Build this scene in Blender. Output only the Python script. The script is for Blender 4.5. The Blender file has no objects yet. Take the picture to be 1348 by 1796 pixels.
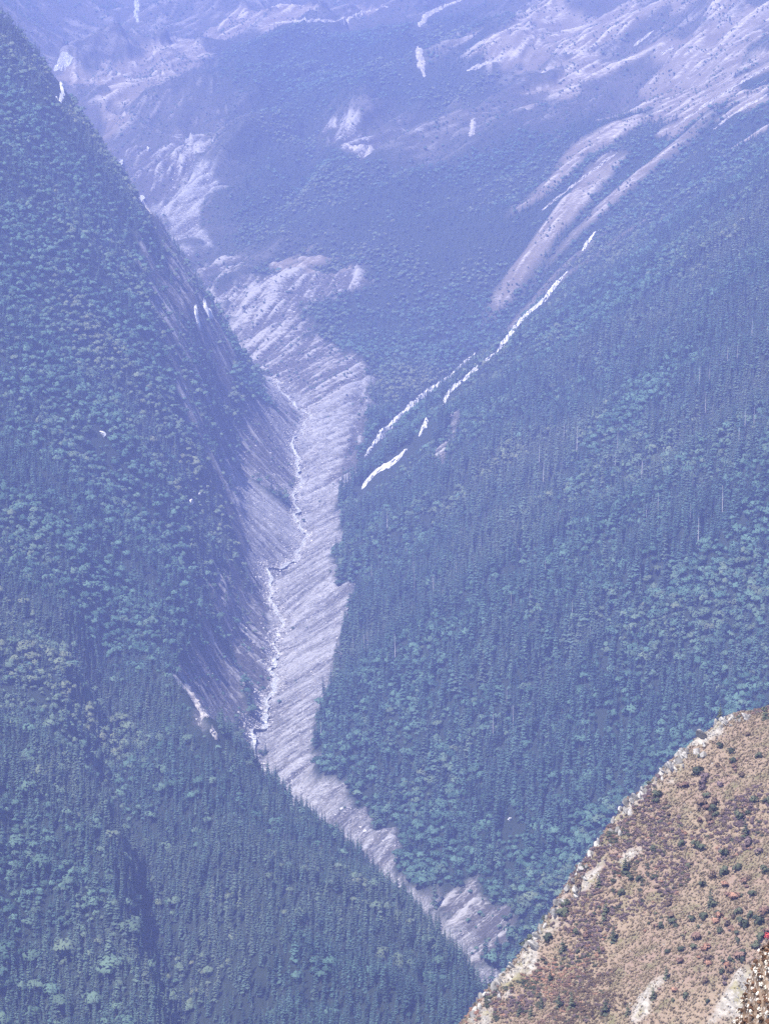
import bpy, bmesh, math, random
import numpy as np
from mathutils import Vector

SC = bpy.context.scene
COL = SC.collection
# ---------------------------------------------------------------- camera
cam = bpy.data.cameras.new('camera'); camo = bpy.data.objects.new('camera', cam); COL.objects.link(camo)
cam.sensor_fit = 'VERTICAL'; cam.sensor_height = 24.0; cam.lens = 12.0/math.tan(math.radians(11))
cam.clip_start = 1.0; cam.clip_end = 30000
camo.location = (0, 0, 0); camo.rotation_euler = (math.radians(90 - 8), 0, 0)
SC.camera = camo
# ---------------------------------------------------------------- sky and sun
SUN_DIR = Vector((-0.42, -0.50, 1.05)).normalized()
W = bpy.data.worlds.new('World'); SC.world = W; W.use_nodes = True
nt = W.node_tree; bg = nt.nodes['Background']
sky = nt.nodes.new('ShaderNodeTexSky'); sky.sky_type = 'NISHITA'; sky.sun_disc = False
sky.sun_elevation = math.asin(SUN_DIR.z); sky.sun_rotation = math.atan2(SUN_DIR.x, SUN_DIR.y)
sky.altitude = 2500; sky.air_density = 1.0; sky.dust_density = 1.0; sky.ozone_density = 2.5
nt.links.new(sky.outputs[0], bg.inputs[0]); bg.inputs[1].default_value = 0.10
sl = bpy.data.lights.new('sun', 'SUN'); sl.energy = 5.0; sl.angle = math.radians(0.6); sl.color = (1.0, 0.95, 0.88)
so = bpy.data.objects.new('sun', sl); COL.objects.link(so)
so.rotation_euler = SUN_DIR.to_track_quat('Z', 'Y').to_euler()
SC.view_settings.view_transform = 'Standard'; SC.view_settings.look = 'None'
SC.view_settings.exposure = 1.1; SC.view_settings.gamma = 1.0; SC.view_settings.use_curve_mapping = False
SC.render.engine = 'CYCLES'
SC.cycles.max_bounces = 5; SC.cycles.diffuse_bounces = 2; SC.cycles.glossy_bounces = 1
SC.cycles.volume_bounces = 2; SC.cycles.transparent_max_bounces = 4
SC.cycles.use_denoising = False
SC.cycles.caustics_reflective = False; SC.cycles.caustics_refractive = False
HAZE_DENSITY = 0.00014
HAZE_COLOUR = (0.375, 0.455, 1.0, 1)
rnd = random.Random(7); RNG = np.random.default_rng(7)

# ---------------------------------------------------------------- measured places, metres east / north of the viewpoint
VALLEY = [[1380,[(-392.2,-399.7),(-210.9,-567.4),(-154.8,-583.8),(-108.2,-620.1),(-35.8,-616.8),(39.7,-643.4),(102.8,-650.0),(121.6,-640.0),(131.0,-636.7),(140.4,-633.4),(165.4,-616.8),(211.2,-580.6),(395.0,-457.2)]],[1500,[(-424.9,-396.7),(-228.3,-570.6),(-167.5,-581.3),(-117.2,-638.2),(-38.8,-616.8),(60.0,-638.2),(111.2,-654.3),(131.6,-641.8),(141.8,-638.2),(151.9,-634.6),(178.9,-616.8),(228.5,-581.3),(427.5,-448.3)]],[1650,[(-465.6,-391.3),(-249.9,-568.1),(-162.9,-573.5),(-128.4,-645.2),(-46.1,-596.7),(54.4,-625.8),(114.4,-664.7),(140.3,-647.2),(151.4,-641.3),(162.6,-635.5),(188.4,-616.1),(250.0,-573.5),(467.6,-425.1)]],[1800,[(-504.7,-341.8),(-270.7,-525.5),(-188.5,-535.9),(-155.5,-634.1),(-70.2,-580.4),(69.1,-610.1),(108.1,-678.4),(136.3,-659.4),(148.4,-653.0),(160.5,-646.7),(188.6,-625.7),(271.5,-562.9),(507.8,-402.5)]],[1900,[(-530.8,-309.9),(-284.5,-493.8),(-210.9,-511.2),(-178.1,-594.2),(-95.0,-555.6),(49.3,-597.7),(90.2,-678.2),(122.1,-653.8),(139.1,-642.7),(156.0,-631.7),(189.8,-607.4),(285.4,-537.3),(533.7,-365.0)]],[2000,[(-556.7,-273.1),(-298.3,-460.7),(-232.3,-485.7),(-200.0,-556.4),(-121.8,-527.6),(18.3,-596.8),(65.5,-671.9),(105.7,-641.7),(128.0,-627.8),(150.2,-611.6),(190.1,-583.9),(299.2,-506.1),(559.6,-326.3)]],[2200,[(-608.8,-208.8),(-326.4,-422.7),(-268.9,-457.2),(-235.9,-524.3),(-162.5,-491.9),(-63.1,-583.3),(-6.9,-662.6),(29.9,-636.3),(61.7,-612.0),(110.5,-576.8),(207.5,-511.8),(326.6,-432.5),(610.9,-237.6)]],[2350,[(-647.8,-156.7),(-347.3,-383.3),(-291.2,-420.0),(-261.2,-480.5),(-193.8,-477.8),(-127.1,-569.1),(-72.7,-641.9),(-36.0,-608.1),(13.5,-573.3),(91.4,-520.1),(220.1,-433.1),(346.6,-349.5),(648.4,-146.6)]],[2500,[(-686.4,-96.7),(-368.1,-341.4),(-303.4,-391.2),(-276.8,-441.2),(-213.9,-466.3),(-159.8,-564.1),(-123.1,-616.7),(-63.1,-578.8),(3.3,-533.6),(96.8,-471.9),(233.2,-385.6),(367.2,-297.4),(687.1,-86.0)]],[2700,[(-737.1,5.0),(-395.5,-268.1),(-320.4,-339.0),(-279.8,-386.6),(-209.7,-452.4),(-163.1,-542.9),(-124.6,-580.6),(-61.9,-546.0),(15.4,-497.6),(104.2,-440.4),(251.1,-350.9),(395.3,-256.3),(739.6,-29.4)]],[2900,[(-788.0,103.3),(-422.9,-193.4),(-330.2,-281.6),(-286.7,-325.9),(-211.9,-428.1),(-158.8,-531.2),(-116.2,-567.5),(-35.7,-518.2),(29.3,-473.1),(111.6,-418.5),(268.9,-319.6),(423.4,-218.5),(792.3,23.8)]],[3100,[(-838.3,214.2),(-450.0,-106.6),(-351.5,-206.7),(-298.6,-267.2),(-219.1,-389.2),(-164.4,-495.4),(-138.8,-534.6),(-50.3,-486.4),(17.6,-443.9),(119.0,-385.8),(286.7,-280.7),(451.4,-173.3),(844.6,84.4)]],[3300,[(-888.2,337.4),(-476.9,-7.9),(-379.4,-106.4),(-309.7,-205.8),(-232.5,-334.8),(-177.4,-458.0),(-107.7,-512.7),(-59.2,-483.5),(4.3,-442.0),(104.9,-378.1),(304.6,-252.2),(479.6,-138.3),(897.5,131.5)]],[3500,[(-939.3,429.8),(-504.2,73.1),(-408.6,-30.7),(-327.6,-150.4),(-253.3,-271.3),(-197.6,-416.4),(-116.2,-481.9),(-45.1,-451.0),(-18.3,-443.3),(12.2,-408.7),(322.4,-222.1),(507.7,-101.7),(950.2,183.4)]],[3700,[(-990.7,514.9),(-531.5,151.3),(-438.6,46.0),(-345.4,-91.6),(-274.9,-198.8),(-184.2,-371.4),(-125.0,-452.4),(-59.6,-428.0),(4.8,-428.0),(30.6,-390.0),(340.4,-198.8),(535.9,-67.9),(1003.1,232.5)]],[3900,[(-1043.6,558.7),(-560.0,171.7),(-474.5,66.7),(-364.0,-90.8),(-281.2,-201.2),(-187.9,-351.5),(-120.5,-417.0),(-50.0,-388.9),(72.9,-388.9),(106.7,-348.9),(358.5,-184.4),(564.3,-42.5),(1056.3,269.5)]],[4100,[(-1099.0,537.1),(-589.3,150.4),(-512.3,51.0),(-391.8,-119.1),(-291.7,-255.7),(-203.7,-357.9),(-155.0,-390.9),(-56.9,-353.5),(156.5,-344.5),(200.5,-280.5),(376.5,-167.4),(592.8,-20.3),(1109.9,300.4)]],[4300,[(-1156.0,475.1),(-619.4,89.8),(-538.3,-1.2),(-425.1,-147.9),(-324.5,-272.8),(-255.4,-346.4),(-224.8,-368.8),(-106.2,-324.0),(238.1,-282.1),(288.7,-214.4),(394.5,-143.3),(621.1,5.2),(1163.0,341.8)]],[4600,[(-1240.3,413.3),(-664.2,18.3),(-577.1,-69.7),(-489.6,-168.1),(-416.0,-229.4),(-366.6,-252.2),(-331.9,-252.2),(-192.6,-219.5),(124.8,-153.3),(376.6,-79.5),(450.2,-42.3),(662.9,81.6),(1242.6,403.8)]],[4900,[(-1320.4,460.6),(-707.1,40.2),(-624.3,-22.1),(-551.9,-95.2),(-494.5,-137.1),(-452.6,-156.0),(-421.0,-163.3),(-267.8,-135.0),(111.5,-65.9),(394.7,17.4),(530.5,66.2),(704.8,154.0),(1321.3,490.9)]],[5300,[(-1424.0,607.4),(-763.5,110.7),(-696.5,54.7),(-640.6,9.8),(-590.0,-23.9),(-550.5,-44.2),(-522.2,-52.1),(-311.5,-29.6),(97.6,37.9),(425.7,130.9),(572.1,183.3),(760.4,261.1),(1425.4,629.2)]],[5700,[(-1529.3,711.7),(-820.1,167.2),(-772.1,131.1),(-723.9,101.1),(-687.8,77.0),(-657.6,61.3),(-633.3,52.8),(-334.1,85.4),(104.7,145.5),(396.1,229.5),(577.3,298.7),(815.6,387.9),(1528.1,804.9)]],[6200,[(-1661.0,837.6),(-890.7,247.0),(-851.5,223.5),(-825.4,205.3),(-801.9,189.7),(-783.6,175.3),(-766.6,166.2),(-362.4,210.5),(113.6,262.6),(364.0,335.3),(626.4,434.9),(885.1,525.0),(1656.3,1026.7)]],[6800,[(-1816.4,1057.1),(-974.0,413.2),(-916.9,377.7),(-859.7,342.1),(-816.8,310.8),(-766.5,285.2),(-730.5,273.7),(-324.3,330.8),(124.4,377.7),(398.6,448.6),(685.5,582.9),(968.4,688.3),(1812.9,1222.3)]],[7300,[(-1943.2,1312.1),(-1042.6,595.4),(-950.6,550.0),(-874.2,489.2),(-797.4,443.6),(-735.8,413.1),(-681.6,400.9),(-300.8,474.0),(272.6,519.6),(427.1,580.3),(734.6,716.3),(1037.7,836.6),(1941.7,1429.6)]],[8000,[(-2120.9,1662.9),(-1137.8,883.9),(-1037.5,834.5),(-953.8,785.0),(-870.0,735.4),(-802.8,702.3),(-735.5,669.1),(-328.5,718.8),(297.6,785.0),(466.2,851.0),(802.2,982.5),(1133.2,1113.4),(2120.5,1758.8)]]]
SPUR = [[552.0,[(-54.7,-351.2),(-24.5,-272.0),(-14.4,-260.0),(40.9,-238.8),(84.1,-215.2),(139.7,-190.6)]],[584.0,[(-50.6,-335.1),(-15.2,-256.8),(-4.5,-241.5),(43.0,-222.2),(88.5,-201.6),(146.8,-173.2)]],[604.0,[(-38.2,-324.2),(-3.3,-244.1),(6.5,-226.7),(45.6,-210.7),(91.1,-189.6),(151.2,-159.7)]],[632.0,[(-28.1,-308.4),(8.7,-237.5),(18.2,-217.3),(57.5,-200.6),(95.0,-180.2),(157.6,-148.5)]],[656.0,[(-11.0,-288.5),(31.8,-217.3),(41.6,-196.4),(69.6,-185.5),(98.3,-172.0),(163.2,-142.2)]],[672.0,[(4.0,-279.5),(44.5,-203.9),(53.3,-183.9),(75.6,-176.2),(100.4,-165.5),(166.9,-138.1)]],[692.0,[(19.7,-271.4),(61.0,-190.9),(70.0,-170.4),(86.8,-166.0),(103.2,-161.0),(171.5,-132.9)]],[708.0,[(32.9,-269.3),(74.1,-184.0),(82.9,-163.4),(94.9,-159.9),(105.5,-157.0),(175.3,-129.7)]],[720.0,[(41.6,-265.4),(84.8,-180.6),(94.5,-158.1),(101.5,-158.1),(107.2,-156.6),(178.1,-128.7)]],[756.0,[(47.0,-278.7),(90.1,-201.7),(103.2,-179.3),(111.5,-175.9),(121.3,-168.2),(187.3,-141.9)]],[900.0,[(56.3,-363.7),(108.1,-289.8),(123.7,-260.7),(133.6,-254.5),(145.4,-244.2),(224.6,-217.5)]]]
ZONES = {'scree': [[(-198.5,4220.0),(-176.4,4160.0),(-159.0,4100.0),(-144.8,4040.0),(-132.2,3980.0),(-125.1,3920.0),(-125.0,3860.0),(-126.8,3800.0),(-128.5,3740.0),(-128.8,3680.0),(-126.7,3620.0),(-123.4,3560.0),(-120.2,3500.0),(-117.1,3440.0),(-113.9,3380.0),(-111.9,3320.0),(-114.9,3260.0),(-127.2,3200.0),(-139.6,3140.0),(-142.2,3080.0),(-134.8,3020.0),(-125.1,2960.0),(-120.2,2900.0),(-122.0,2840.0),(-125.6,2780.0),(-128.4,2720.0),(-128.5,2660.0),(-128.2,2600.0),(-127.6,2540.0),(-125.3,2480.0),(-106.7,2420.0),(-80.6,2360.0),(-55.6,2300.0),(-28.0,2240.0),(-2.9,2180.0),(20.5,2120.0),(42.4,2060.0),(61.5,2000.0),(88.3,1990.0),(72.4,2060.0),(54.7,2130.0),(31.4,2201.0),(3.0,2270.0),(-27.1,2342.0),(-49.5,2429.0),(-62.1,2507.0),(-65.1,2585.0),(-60.5,2690.0),(-38.0,2786.0),(-33.3,2915.0),(-54.8,3047.0),(-59.6,3167.0),(-53.4,3299.0),(-42.3,3398.0),(-85.0,3410.0),(-52.3,3473.0),(-48.1,3554.0),(-80.4,3542.0),(-35.9,3746.0),(-59.5,3692.0),(-22.2,3938.0),(-61.8,3836.0),(-14.2,4088.0),(-64.1,3989.0),(-97.8,3947.0),(-157.5,4169.0)],[(-203.2,3317.0),(-182.8,3434.0),(-152.0,3410.0),(-119.2,3428.0),(-105.2,3338.0),(-124.9,3182.0),(-138.3,3089.0),(-158.8,3095.0),(-173.4,3182.0),(-187.8,3257.0)],[(-190.2,3743.0),(-163.9,3788.0),(-128.5,3782.0),(-128.3,3701.0),(-147.0,3668.0),(-171.7,3689.0)],[(-194.2,3908.0),(-171.8,4079.0),(-144.0,3920.0),(-163.5,3878.0)],[(-358.4,5183.0),(-285.9,5078.0),(-296.7,5000.0),(-322.3,4961.0),(-354.1,4775.0),(-391.1,4853.0),(-439.2,4991.0),(-409.2,5090.0)],[(-195.2,2432.0),(-185.3,2477.0),(-176.0,2459.0),(-166.1,2489.0),(-143.0,2183.0),(-153.4,2210.0),(-168.6,2252.0)],[(-87.2,3503.0),(-48.3,3569.0),(-39.9,3518.0),(-63.5,3464.0)]],'rough': [[(-212.0,4260.0),(-188.9,4200.0),(-167.9,4140.0),(-152.3,4080.0),(-138.2,4020.0),(-127.0,3960.0),(-122.5,3900.0),(-123.5,3840.0),(-125.4,3780.0),(-126.9,3720.0),(-126.4,3660.0),(-158.0,3650.0),(-162.8,3800.0),(-157.7,3950.0),(-185.0,4100.0),(-240.0,4260.0)],[(-172.9,3173.0),(-158.8,3095.0),(-139.0,3074.0),(-134.9,2978.0),(-117.0,2888.0),(-119.7,2768.0),(-136.7,2645.0),(-150.7,2504.0),(-145.7,2180.0),(-168.6,2252.0),(-196.1,2390.0),(-185.3,2597.0),(-159.5,2798.0),(-158.4,2981.0)],[(-288.2,4535.0),(-270.7,4574.0),(-151.6,4562.0),(-112.4,4568.0),(-33.0,4502.0),(-71.3,4460.0),(-138.1,4436.0),(-106.3,4304.0),(-21.5,4130.0),(-29.3,3968.0),(-62.7,3896.0),(-135.5,4049.0),(-218.0,4295.0),(-263.5,4442.0)],[(-188.8,3713.0),(-125.8,3749.0),(-132.8,3494.0),(-153.1,3437.0),(-204.7,3428.0)],[(-117.4,4031.0),(-30.2,4097.0),(-20.2,3878.0),(-41.8,3548.0),(-85.3,3422.0),(-118.6,3527.0),(-119.4,3809.0)],[(-543.0,5459.0),(-485.8,5477.0),(-393.8,5504.0),(-383.1,5186.0),(-418.7,5072.0),(-451.5,5009.0),(-499.0,5174.0)],[(51.3,2168.0),(84.2,2144.0),(92.5,2114.0),(108.8,2063.0),(103.0,2036.0),(80.0,2030.0),(59.3,2105.0)],[(-120.3,5402.0),(-15.8,5276.0),(-26.5,5144.0),(-82.7,5207.0)],[(29.8,5354.0),(74.5,5270.0),(61.4,5114.0),(45.4,5165.0)],[(-309.6,3740.0),(-301.1,4751.0),(-254.5,4643.0),(-291.8,4595.0),(-336.0,4661.0)],[(62.8,3353.0),(87.3,3461.0),(99.1,3620.0),(99.9,3509.0),(80.0,3308.0),(67.8,3236.0)]],'cliff': [[(-322.7,3446.0),(-352.2,4748.0),(-300.0,4568.0),(-198.8,3884.0),(-213.4,3584.0),(-204.7,3428.0),(-177.0,3251.0),(-163.0,3071.0),(-157.0,2807.0),(-185.3,2597.0),(-178.6,2972.0),(-207.8,3131.0),(-248.2,3227.0),(-293.6,3359.0)]],'far_wood': [[(-429.4,6113.0),(-350.3,6470.0),(-153.6,6326.0),(62.0,6335.0),(84.7,6020.0),(56.8,5786.0),(220.6,5555.0),(262.2,5429.0),(210.9,5300.0),(76.4,5408.0),(-85.7,5411.0),(-224.3,5396.0),(-331.6,5657.0)],[(-317.5,5408.0),(-177.2,5372.0),(-131.2,5372.0),(28.2,5057.0),(137.4,5087.0),(348.3,4988.0),(553.9,5123.0),(595.0,4748.0),(322.6,4604.0),(200.7,4523.0),(25.3,4502.0),(-114.0,4640.0),(-258.8,4727.0),(-304.3,4982.0),(-277.9,5093.0),(-375.8,5243.0)],[(93.2,6632.0),(279.7,6083.0),(277.4,5759.0),(221.6,5582.0),(107.9,5882.0)],[(323.4,4616.0),(651.3,4517.0),(564.6,3902.0),(299.9,4262.0)]],'meadow': [[(-415.9,6641.0),(-327.1,6860.0),(23.0,6764.0),(-5.7,6641.0),(-104.2,6611.0),(-175.1,6371.0),(-238.5,6434.0),(-324.7,6512.0)],[(222.6,5609.0),(283.3,5753.0),(362.2,5948.0),(529.0,5837.0),(658.8,5471.0),(528.3,5435.0),(425.2,5444.0),(332.7,5447.0),(242.8,5519.0)],[(237.4,5390.0),(388.2,5411.0),(413.3,5285.0),(347.5,5312.0),(245.6,5315.0)],[(520.4,5231.0),(657.0,5354.0),(764.3,5330.0),(695.2,4832.0),(591.7,4805.0),(486.7,4988.0),(391.6,4997.0)],[(-700.0,5912.0),(-640.5,6071.0),(-557.4,6158.0),(-431.2,6140.0),(-422.7,5834.0),(-477.4,5663.0),(-575.3,5672.0)],[(480.4,4922.0),(702.3,4883.0),(658.4,4568.0),(524.8,4658.0)],[(-642.4,5729.0),(-592.5,5723.0),(-571.6,5633.0),(-618.4,5618.0)],[(-196.4,4697.0),(-113.4,4613.0),(-52.9,4544.0),(-72.1,4514.0),(-152.8,4598.0)],[(-571.3,6167.0),(-486.9,6641.0),(-357.4,6605.0),(-403.1,6431.0),(-439.0,6158.0)]]}
RIBS = {'A': ([(295.0,4271.0),(288.8,4265.0),(281.6,4244.0),(274.9,4229.0),(267.4,4205.0),(260.5,4190.0),(251.4,4139.0),(243.8,4136.0),(236.2,4133.0),(228.8,4133.0),(223.1,4130.0),(217.4,4127.0),(211.9,4127.0),(206.5,4130.0),(195.3,4004.0),(190.2,3998.0),(185.0,3992.0),(179.5,3983.0),(168.7,3854.0),(163.0,3836.0)],7,6),'A2': ([(163.0,3836.0),(155.6,3824.0),(148.1,3809.0),(140.5,3788.0),(134.0,3779.0),(127.7,3773.0),(121.4,3767.0),(115.1,3761.0),(106.8,3728.0),(99.3,3719.0),(91.9,3713.0),(87.2,3695.0),(82.6,3677.0),(78.1,3665.0)],4.5,5),'B': ([(142.9,4172.0),(136.1,4157.0),(129.3,4139.0),(122.2,4112.0),(115.6,4097.0),(108.9,4079.0),(102.2,4061.0),(94.8,4043.0),(87.3,4022.0),(79.9,3998.0),(72.7,3983.0),(65.6,3971.0),(59.3,3959.0),(53.1,3944.0),(47.0,3932.0),(40.9,3923.0),(34.9,3914.0),(27.7,3896.0),(20.4,3851.0),(13.2,3797.0),(7.4,3779.0),(1.6,3758.0),(-4.1,3737.0),(-9.6,3692.0),(-15.2,3677.0),(-19.2,3665.0),(-23.1,3650.0),(-26.9,3632.0)],5,5.5),'C': ([(28.7,3461.0),(23.1,3458.0),(17.6,3455.0),(12.1,3455.0),(4.5,3458.0),(-3.0,3461.0),(-10.6,3464.0),(-15.3,3464.0),(-20.0,3461.0),(-24.7,3458.0),(-29.4,3452.0)],4,4),'D': ([(59.4,3593.0),(55.1,3566.0),(50.0,3482.0),(46.1,3473.0)],5,6),'E': ([(-686.0,7379.0),(-679.4,7331.0),(-656.5,7106.0),(-634.4,6833.0),(-623.0,6785.0)],12,6),'Fc': ([(-697.9,6011.0),(-713.4,6011.0),(-732.4,6029.0),(-745.0,6014.0)],13,8),'G': ([(-688.9,5837.0),(-453.9,3764.0),(-450.3,3668.0)],9,6),'H': ([(691.5,4805.0),(682.5,4799.0),(673.6,4793.0),(665.0,4790.0),(657.0,4790.0),(648.1,4784.0),(639.2,4778.0),(630.7,4775.0),(623.0,4778.0),(614.9,4778.0),(606.1,4772.0),(597.6,4769.0),(586.6,4745.0),(577.8,4739.0),(569.1,4733.0),(560.7,4730.0),(551.0,4715.0),(542.7,4712.0),(534.0,4706.0),(525.7,4703.0),(517.7,4703.0),(509.4,4700.0)],5,3),'H2': ([(407.7,4682.0),(400.0,4676.0),(392.5,4673.0),(384.8,4667.0),(377.1,4661.0),(369.1,4652.0),(361.5,4646.0),(354.0,4643.0),(346.4,4637.0),(338.8,4631.0),(331.1,4625.0),(324.4,4631.0),(317.3,4631.0),(309.9,4625.0),(302.4,4619.0),(295.0,4613.0),(287.4,4604.0),(279.3,4586.0),(271.9,4580.0)],5,3),'I': ([(660.9,4586.0),(652.4,4583.0),(644.0,4580.0),(635.5,4577.0),(627.5,4577.0),(619.9,4580.0),(611.5,4577.0),(602.6,4571.0),(594.9,4571.0),(586.8,4568.0),(579.1,4568.0),(571.4,4568.0),(563.3,4565.0)],5,3),'J': ([(547.7,5456.0),(537.3,5453.0),(526.7,5447.0),(515.8,5438.0),(504.9,5429.0)],6,4),'K': ([(574.6,5324.0),(565.1,5312.0),(556.5,5309.0),(548.0,5306.0)],6,4),'L': ([(351.6,4436.0),(345.7,4427.0),(339.2,4409.0),(331.3,4373.0),(325.1,4358.0)],6,5),'M': ([(75.0,5960.0),(74.0,5714.0),(75.8,5699.0),(77.7,5684.0),(81.6,5660.0),(85.6,5642.0)],14,6),'N': ([(174.8,5168.0),(172.1,5150.0),(169.0,5123.0),(165.0,5066.0)],10,5),'O': ([(-257.5,3794.0),(-249.9,3704.0),(-245.0,3788.0)],7,7),'Q': ([(-257.2,3626.0),(-256.1,3620.0),(-254.4,3605.0)],8,8),'R': ([(-286.2,6428.0),(-270.4,6431.0),(-254.3,6428.0),(-238.2,6425.0),(-225.8,6425.0),(-210.8,6344.0),(-198.3,6332.0),(-184.6,6281.0),(-173.2,6302.0),(-160.2,6320.0),(-146.9,6326.0),(-133.8,6344.0),(-120.7,6368.0),(-108.4,6377.0),(-96.2,6392.0),(-85.9,6560.0),(-73.3,6578.0),(-60.7,6605.0),(-48.2,6665.0),(-34.0,6653.0),(-19.9,6668.0),(-5.6,6578.0),(8.4,6581.0)],7,3),'S': ([(191.9,6632.0),(177.9,6635.0),(163.8,6635.0),(149.7,6635.0),(134.2,6482.0),(121.5,6446.0),(109.3,6437.0),(97.2,6428.0),(90.2,6413.0),(78.7,6056.0)],12,5),'T': ([(173.5,5564.0),(185.4,5567.0),(197.6,5576.0),(209.2,5567.0),(222.3,5549.0),(236.4,5555.0),(250.6,5564.0)],8,4),'U': ([(-82.9,5225.0),(-68.7,5213.0),(-54.6,5201.0),(-40.7,5195.0),(-26.9,5228.0),(-31.4,5051.0),(-36.7,5033.0)],14,6),'W': ([(-466.2,5114.0),(-459.2,5108.0),(-338.4,3818.0)],12,6),'X': ([(-183.8,2366.0),(-180.7,2366.0),(-177.4,2363.0),(-174.0,2360.0),(-169.0,2333.0),(-164.3,2309.0),(-153.6,2207.0),(-149.8,2201.0)],7,6),'Y': ([(-147.2,2189.0),(-143.0,2183.0)],5,5)}
BOULDERS = [(-302.2,2810.0,7),(-219.0,2957.0,7),(107.1,2201.0,4),(-38.8,2360.0,3.4),(-17.5,2309.0,3),(-53.0,2417.0,2.5),(-119.2,2945.0,3),(-480.0,5432.0,12),(-215.6,3047.0,4)]
SMALL_CONIFERS = [(67.5,610.5),(57.3,638.5),(56.1,648.5),(45.2,615.5),(38.5,623.5),(42.4,618.5),(41.2,633.5),(44.8,642.0),(52.7,606.5),(62.0,659.5),(63.8,604.5),(33.3,625.0),(93.2,717.0),(104.4,709.5),(55.1,657.5),(35.7,620.0),(57.7,603.5),(55.4,646.0),(91.9,654.5),(80.7,633.0)]
BUSHES = [(64.8,685.5,1.9,0),(72.2,683.5,2.2,0),(69.5,662.5,1.8,0),(73.0,684.0,1.7,0),(85.5,670.5,2.4,0),(84.5,676.5,2.2,0),(86.2,667.5,2.0,0),(91.3,661.5,2.6,0),(92.1,651.0,2.6,3),(94.1,644.0,2.4,3),(86.1,651.0,2.6,0),(80.0,658.5,2.6,0),(81.3,657.0,2.3,0),(76.6,661.0,2.2,0),(77.5,653.0,1.6,0),(98.9,663.5,2.8,0),(93.3,695.0,2.0,0),(90.9,698.0,1.9,0),(89.3,690.0,1.6,4),(53.1,649.5,1.5,0),(48.5,646.0,1.7,0),(51.2,643.0,2.0,1),(54.3,636.5,1.6,1),(48.5,639.5,1.3,0),(60.5,652.0,2.0,0),(65.1,654.5,1.9,0),(63.0,656.0,1.8,0),(71.0,641.0,2.0,4),(71.1,635.0,2.2,4),(74.8,617.5,2.0,0),(77.0,626.0,1.2,0),(86.3,616.5,2.6,0),(90.0,614.0,2.6,0),(84.9,638.5,2.6,2),(86.0,630.5,2.6,2),(91.5,608.5,1.9,5),(77.2,609.0,2.2,4),(71.0,614.0,2.0,1),(88.1,642.0,2.4,0),(90.2,636.0,2.2,4),(94.2,634.5,2.6,0),(95.5,665.5,2.2,0),(94.5,681.0,2.0,4),(37.3,652.0,2.3,0),(36.5,651.0,1.8,0),(70.9,690.5,1.4,0),(60.2,675.5,1.4,4),(56.0,669.0,1.3,4),(81.1,618.5,1.8,0),(81.3,604.0,2.0,2),(75.7,602.0,1.9,4),(70.9,601.0,2.2,0),(48.8,628.5,1.0,4),(44.4,636.5,1.1,1),(32.7,630.0,1.2,0),(64.8,635.5,1.0,2),(69.0,650.0,1.2,4),(99.9,687.5,1.8,0),(98.7,701.5,1.6,4),(85.0,696.5,1.3,0)]
SPUR_CREST = [(18.8,632.5),(25.3,640.0),(33.5,648.0),(42.4,658.5),(46.0,663.5),(49.2,667.5),(53.9,673.0),(59.8,679.5),(64.8,685.5),(70.4,692.0),(76.6,697.0),(83.2,706.5),(89.1,712.0),(94.0,718.5),(97.4,715.5)]
SPUR_ROCKY = [[(19.6,631.0),(41.9,655.5),(50.0,668.5),(58.2,678.0),(69.9,691.5),(94.8,720.0),(95.9,710.0),(72.5,686.0),(60.8,673.0),(54.0,662.0),(47.6,654.0),(36.8,641.0),(26.2,627.0)],[(61.7,666.5),(66.9,666.0),(65.0,661.5),(56.6,657.0),(60.7,663.0)],[(58.2,600.5),(62.3,609.0),(67.2,611.0),(64.4,603.0),(61.3,598.5)],[(75.2,591.5),(82.7,598.5),(85.3,598.0),(82.7,588.0)]]

# ---------------------------------------------------------------- terrain maths (plain numpy, metres)
def pchip(xs, ys, xq):
    """monotone cubic interpolation of columns ys[k, j] given at xs[k]"""
    xs = np.asarray(xs, float); ys = np.asarray(ys, float); xq = np.asarray(xq, float)
    h = np.diff(xs)[:, None]; d = np.diff(ys, axis=0) / h
    m = np.zeros_like(ys)
    w1 = 2*h[1:] + h[:-1]; w2 = h[1:] + 2*h[:-1]
    ok = d[:-1]*d[1:] > 0
    with np.errstate(divide='ignore', invalid='ignore'):
        hm = (w1 + w2) / (w1/d[:-1] + w2/d[1:])
    m[1:-1] = np.where(ok, hm, 0); m[0] = d[0]; m[-1] = d[-1]
    i = np.clip(np.searchsorted(xs, xq) - 1, 0, len(xs) - 2)
    t = ((xq - xs[i]) / h[i, 0])[:, None]
    return ((2*t**3 - 3*t**2 + 1)*ys[i] + (t**3 - 2*t**2 + t)*h[i]*m[i]
            + (-2*t**3 + 3*t**2)*ys[i+1] + (t**3 - t**2)*h[i]*m[i+1])

def hash2(ix, iy, seed):
    h = (ix.astype(np.int64)*374761393 + iy.astype(np.int64)*668265263 + seed*1442695041) & 0xffffffff
    h = ((h ^ (h >> 13))*1274126177) & 0xffffffff
    return ((h ^ (h >> 16)) & 0xffff) / 65535.0

def vnoise(x, y, seed=0):
    x0 = np.floor(x); y0 = np.floor(y); fx = x - x0; fy = y - y0
    fx = fx*fx*fx*(fx*(fx*6-15)+10); fy = fy*fy*fy*(fy*(fy*6-15)+10)
    a = hash2(x0, y0, seed); b = hash2(x0+1, y0, seed); c = hash2(x0, y0+1, seed); d = hash2(x0+1, y0+1, seed)
    return (a*(1-fx) + b*fx)*(1-fy) + (c*(1-fx) + d*fx)*fy - 0.5

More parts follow.
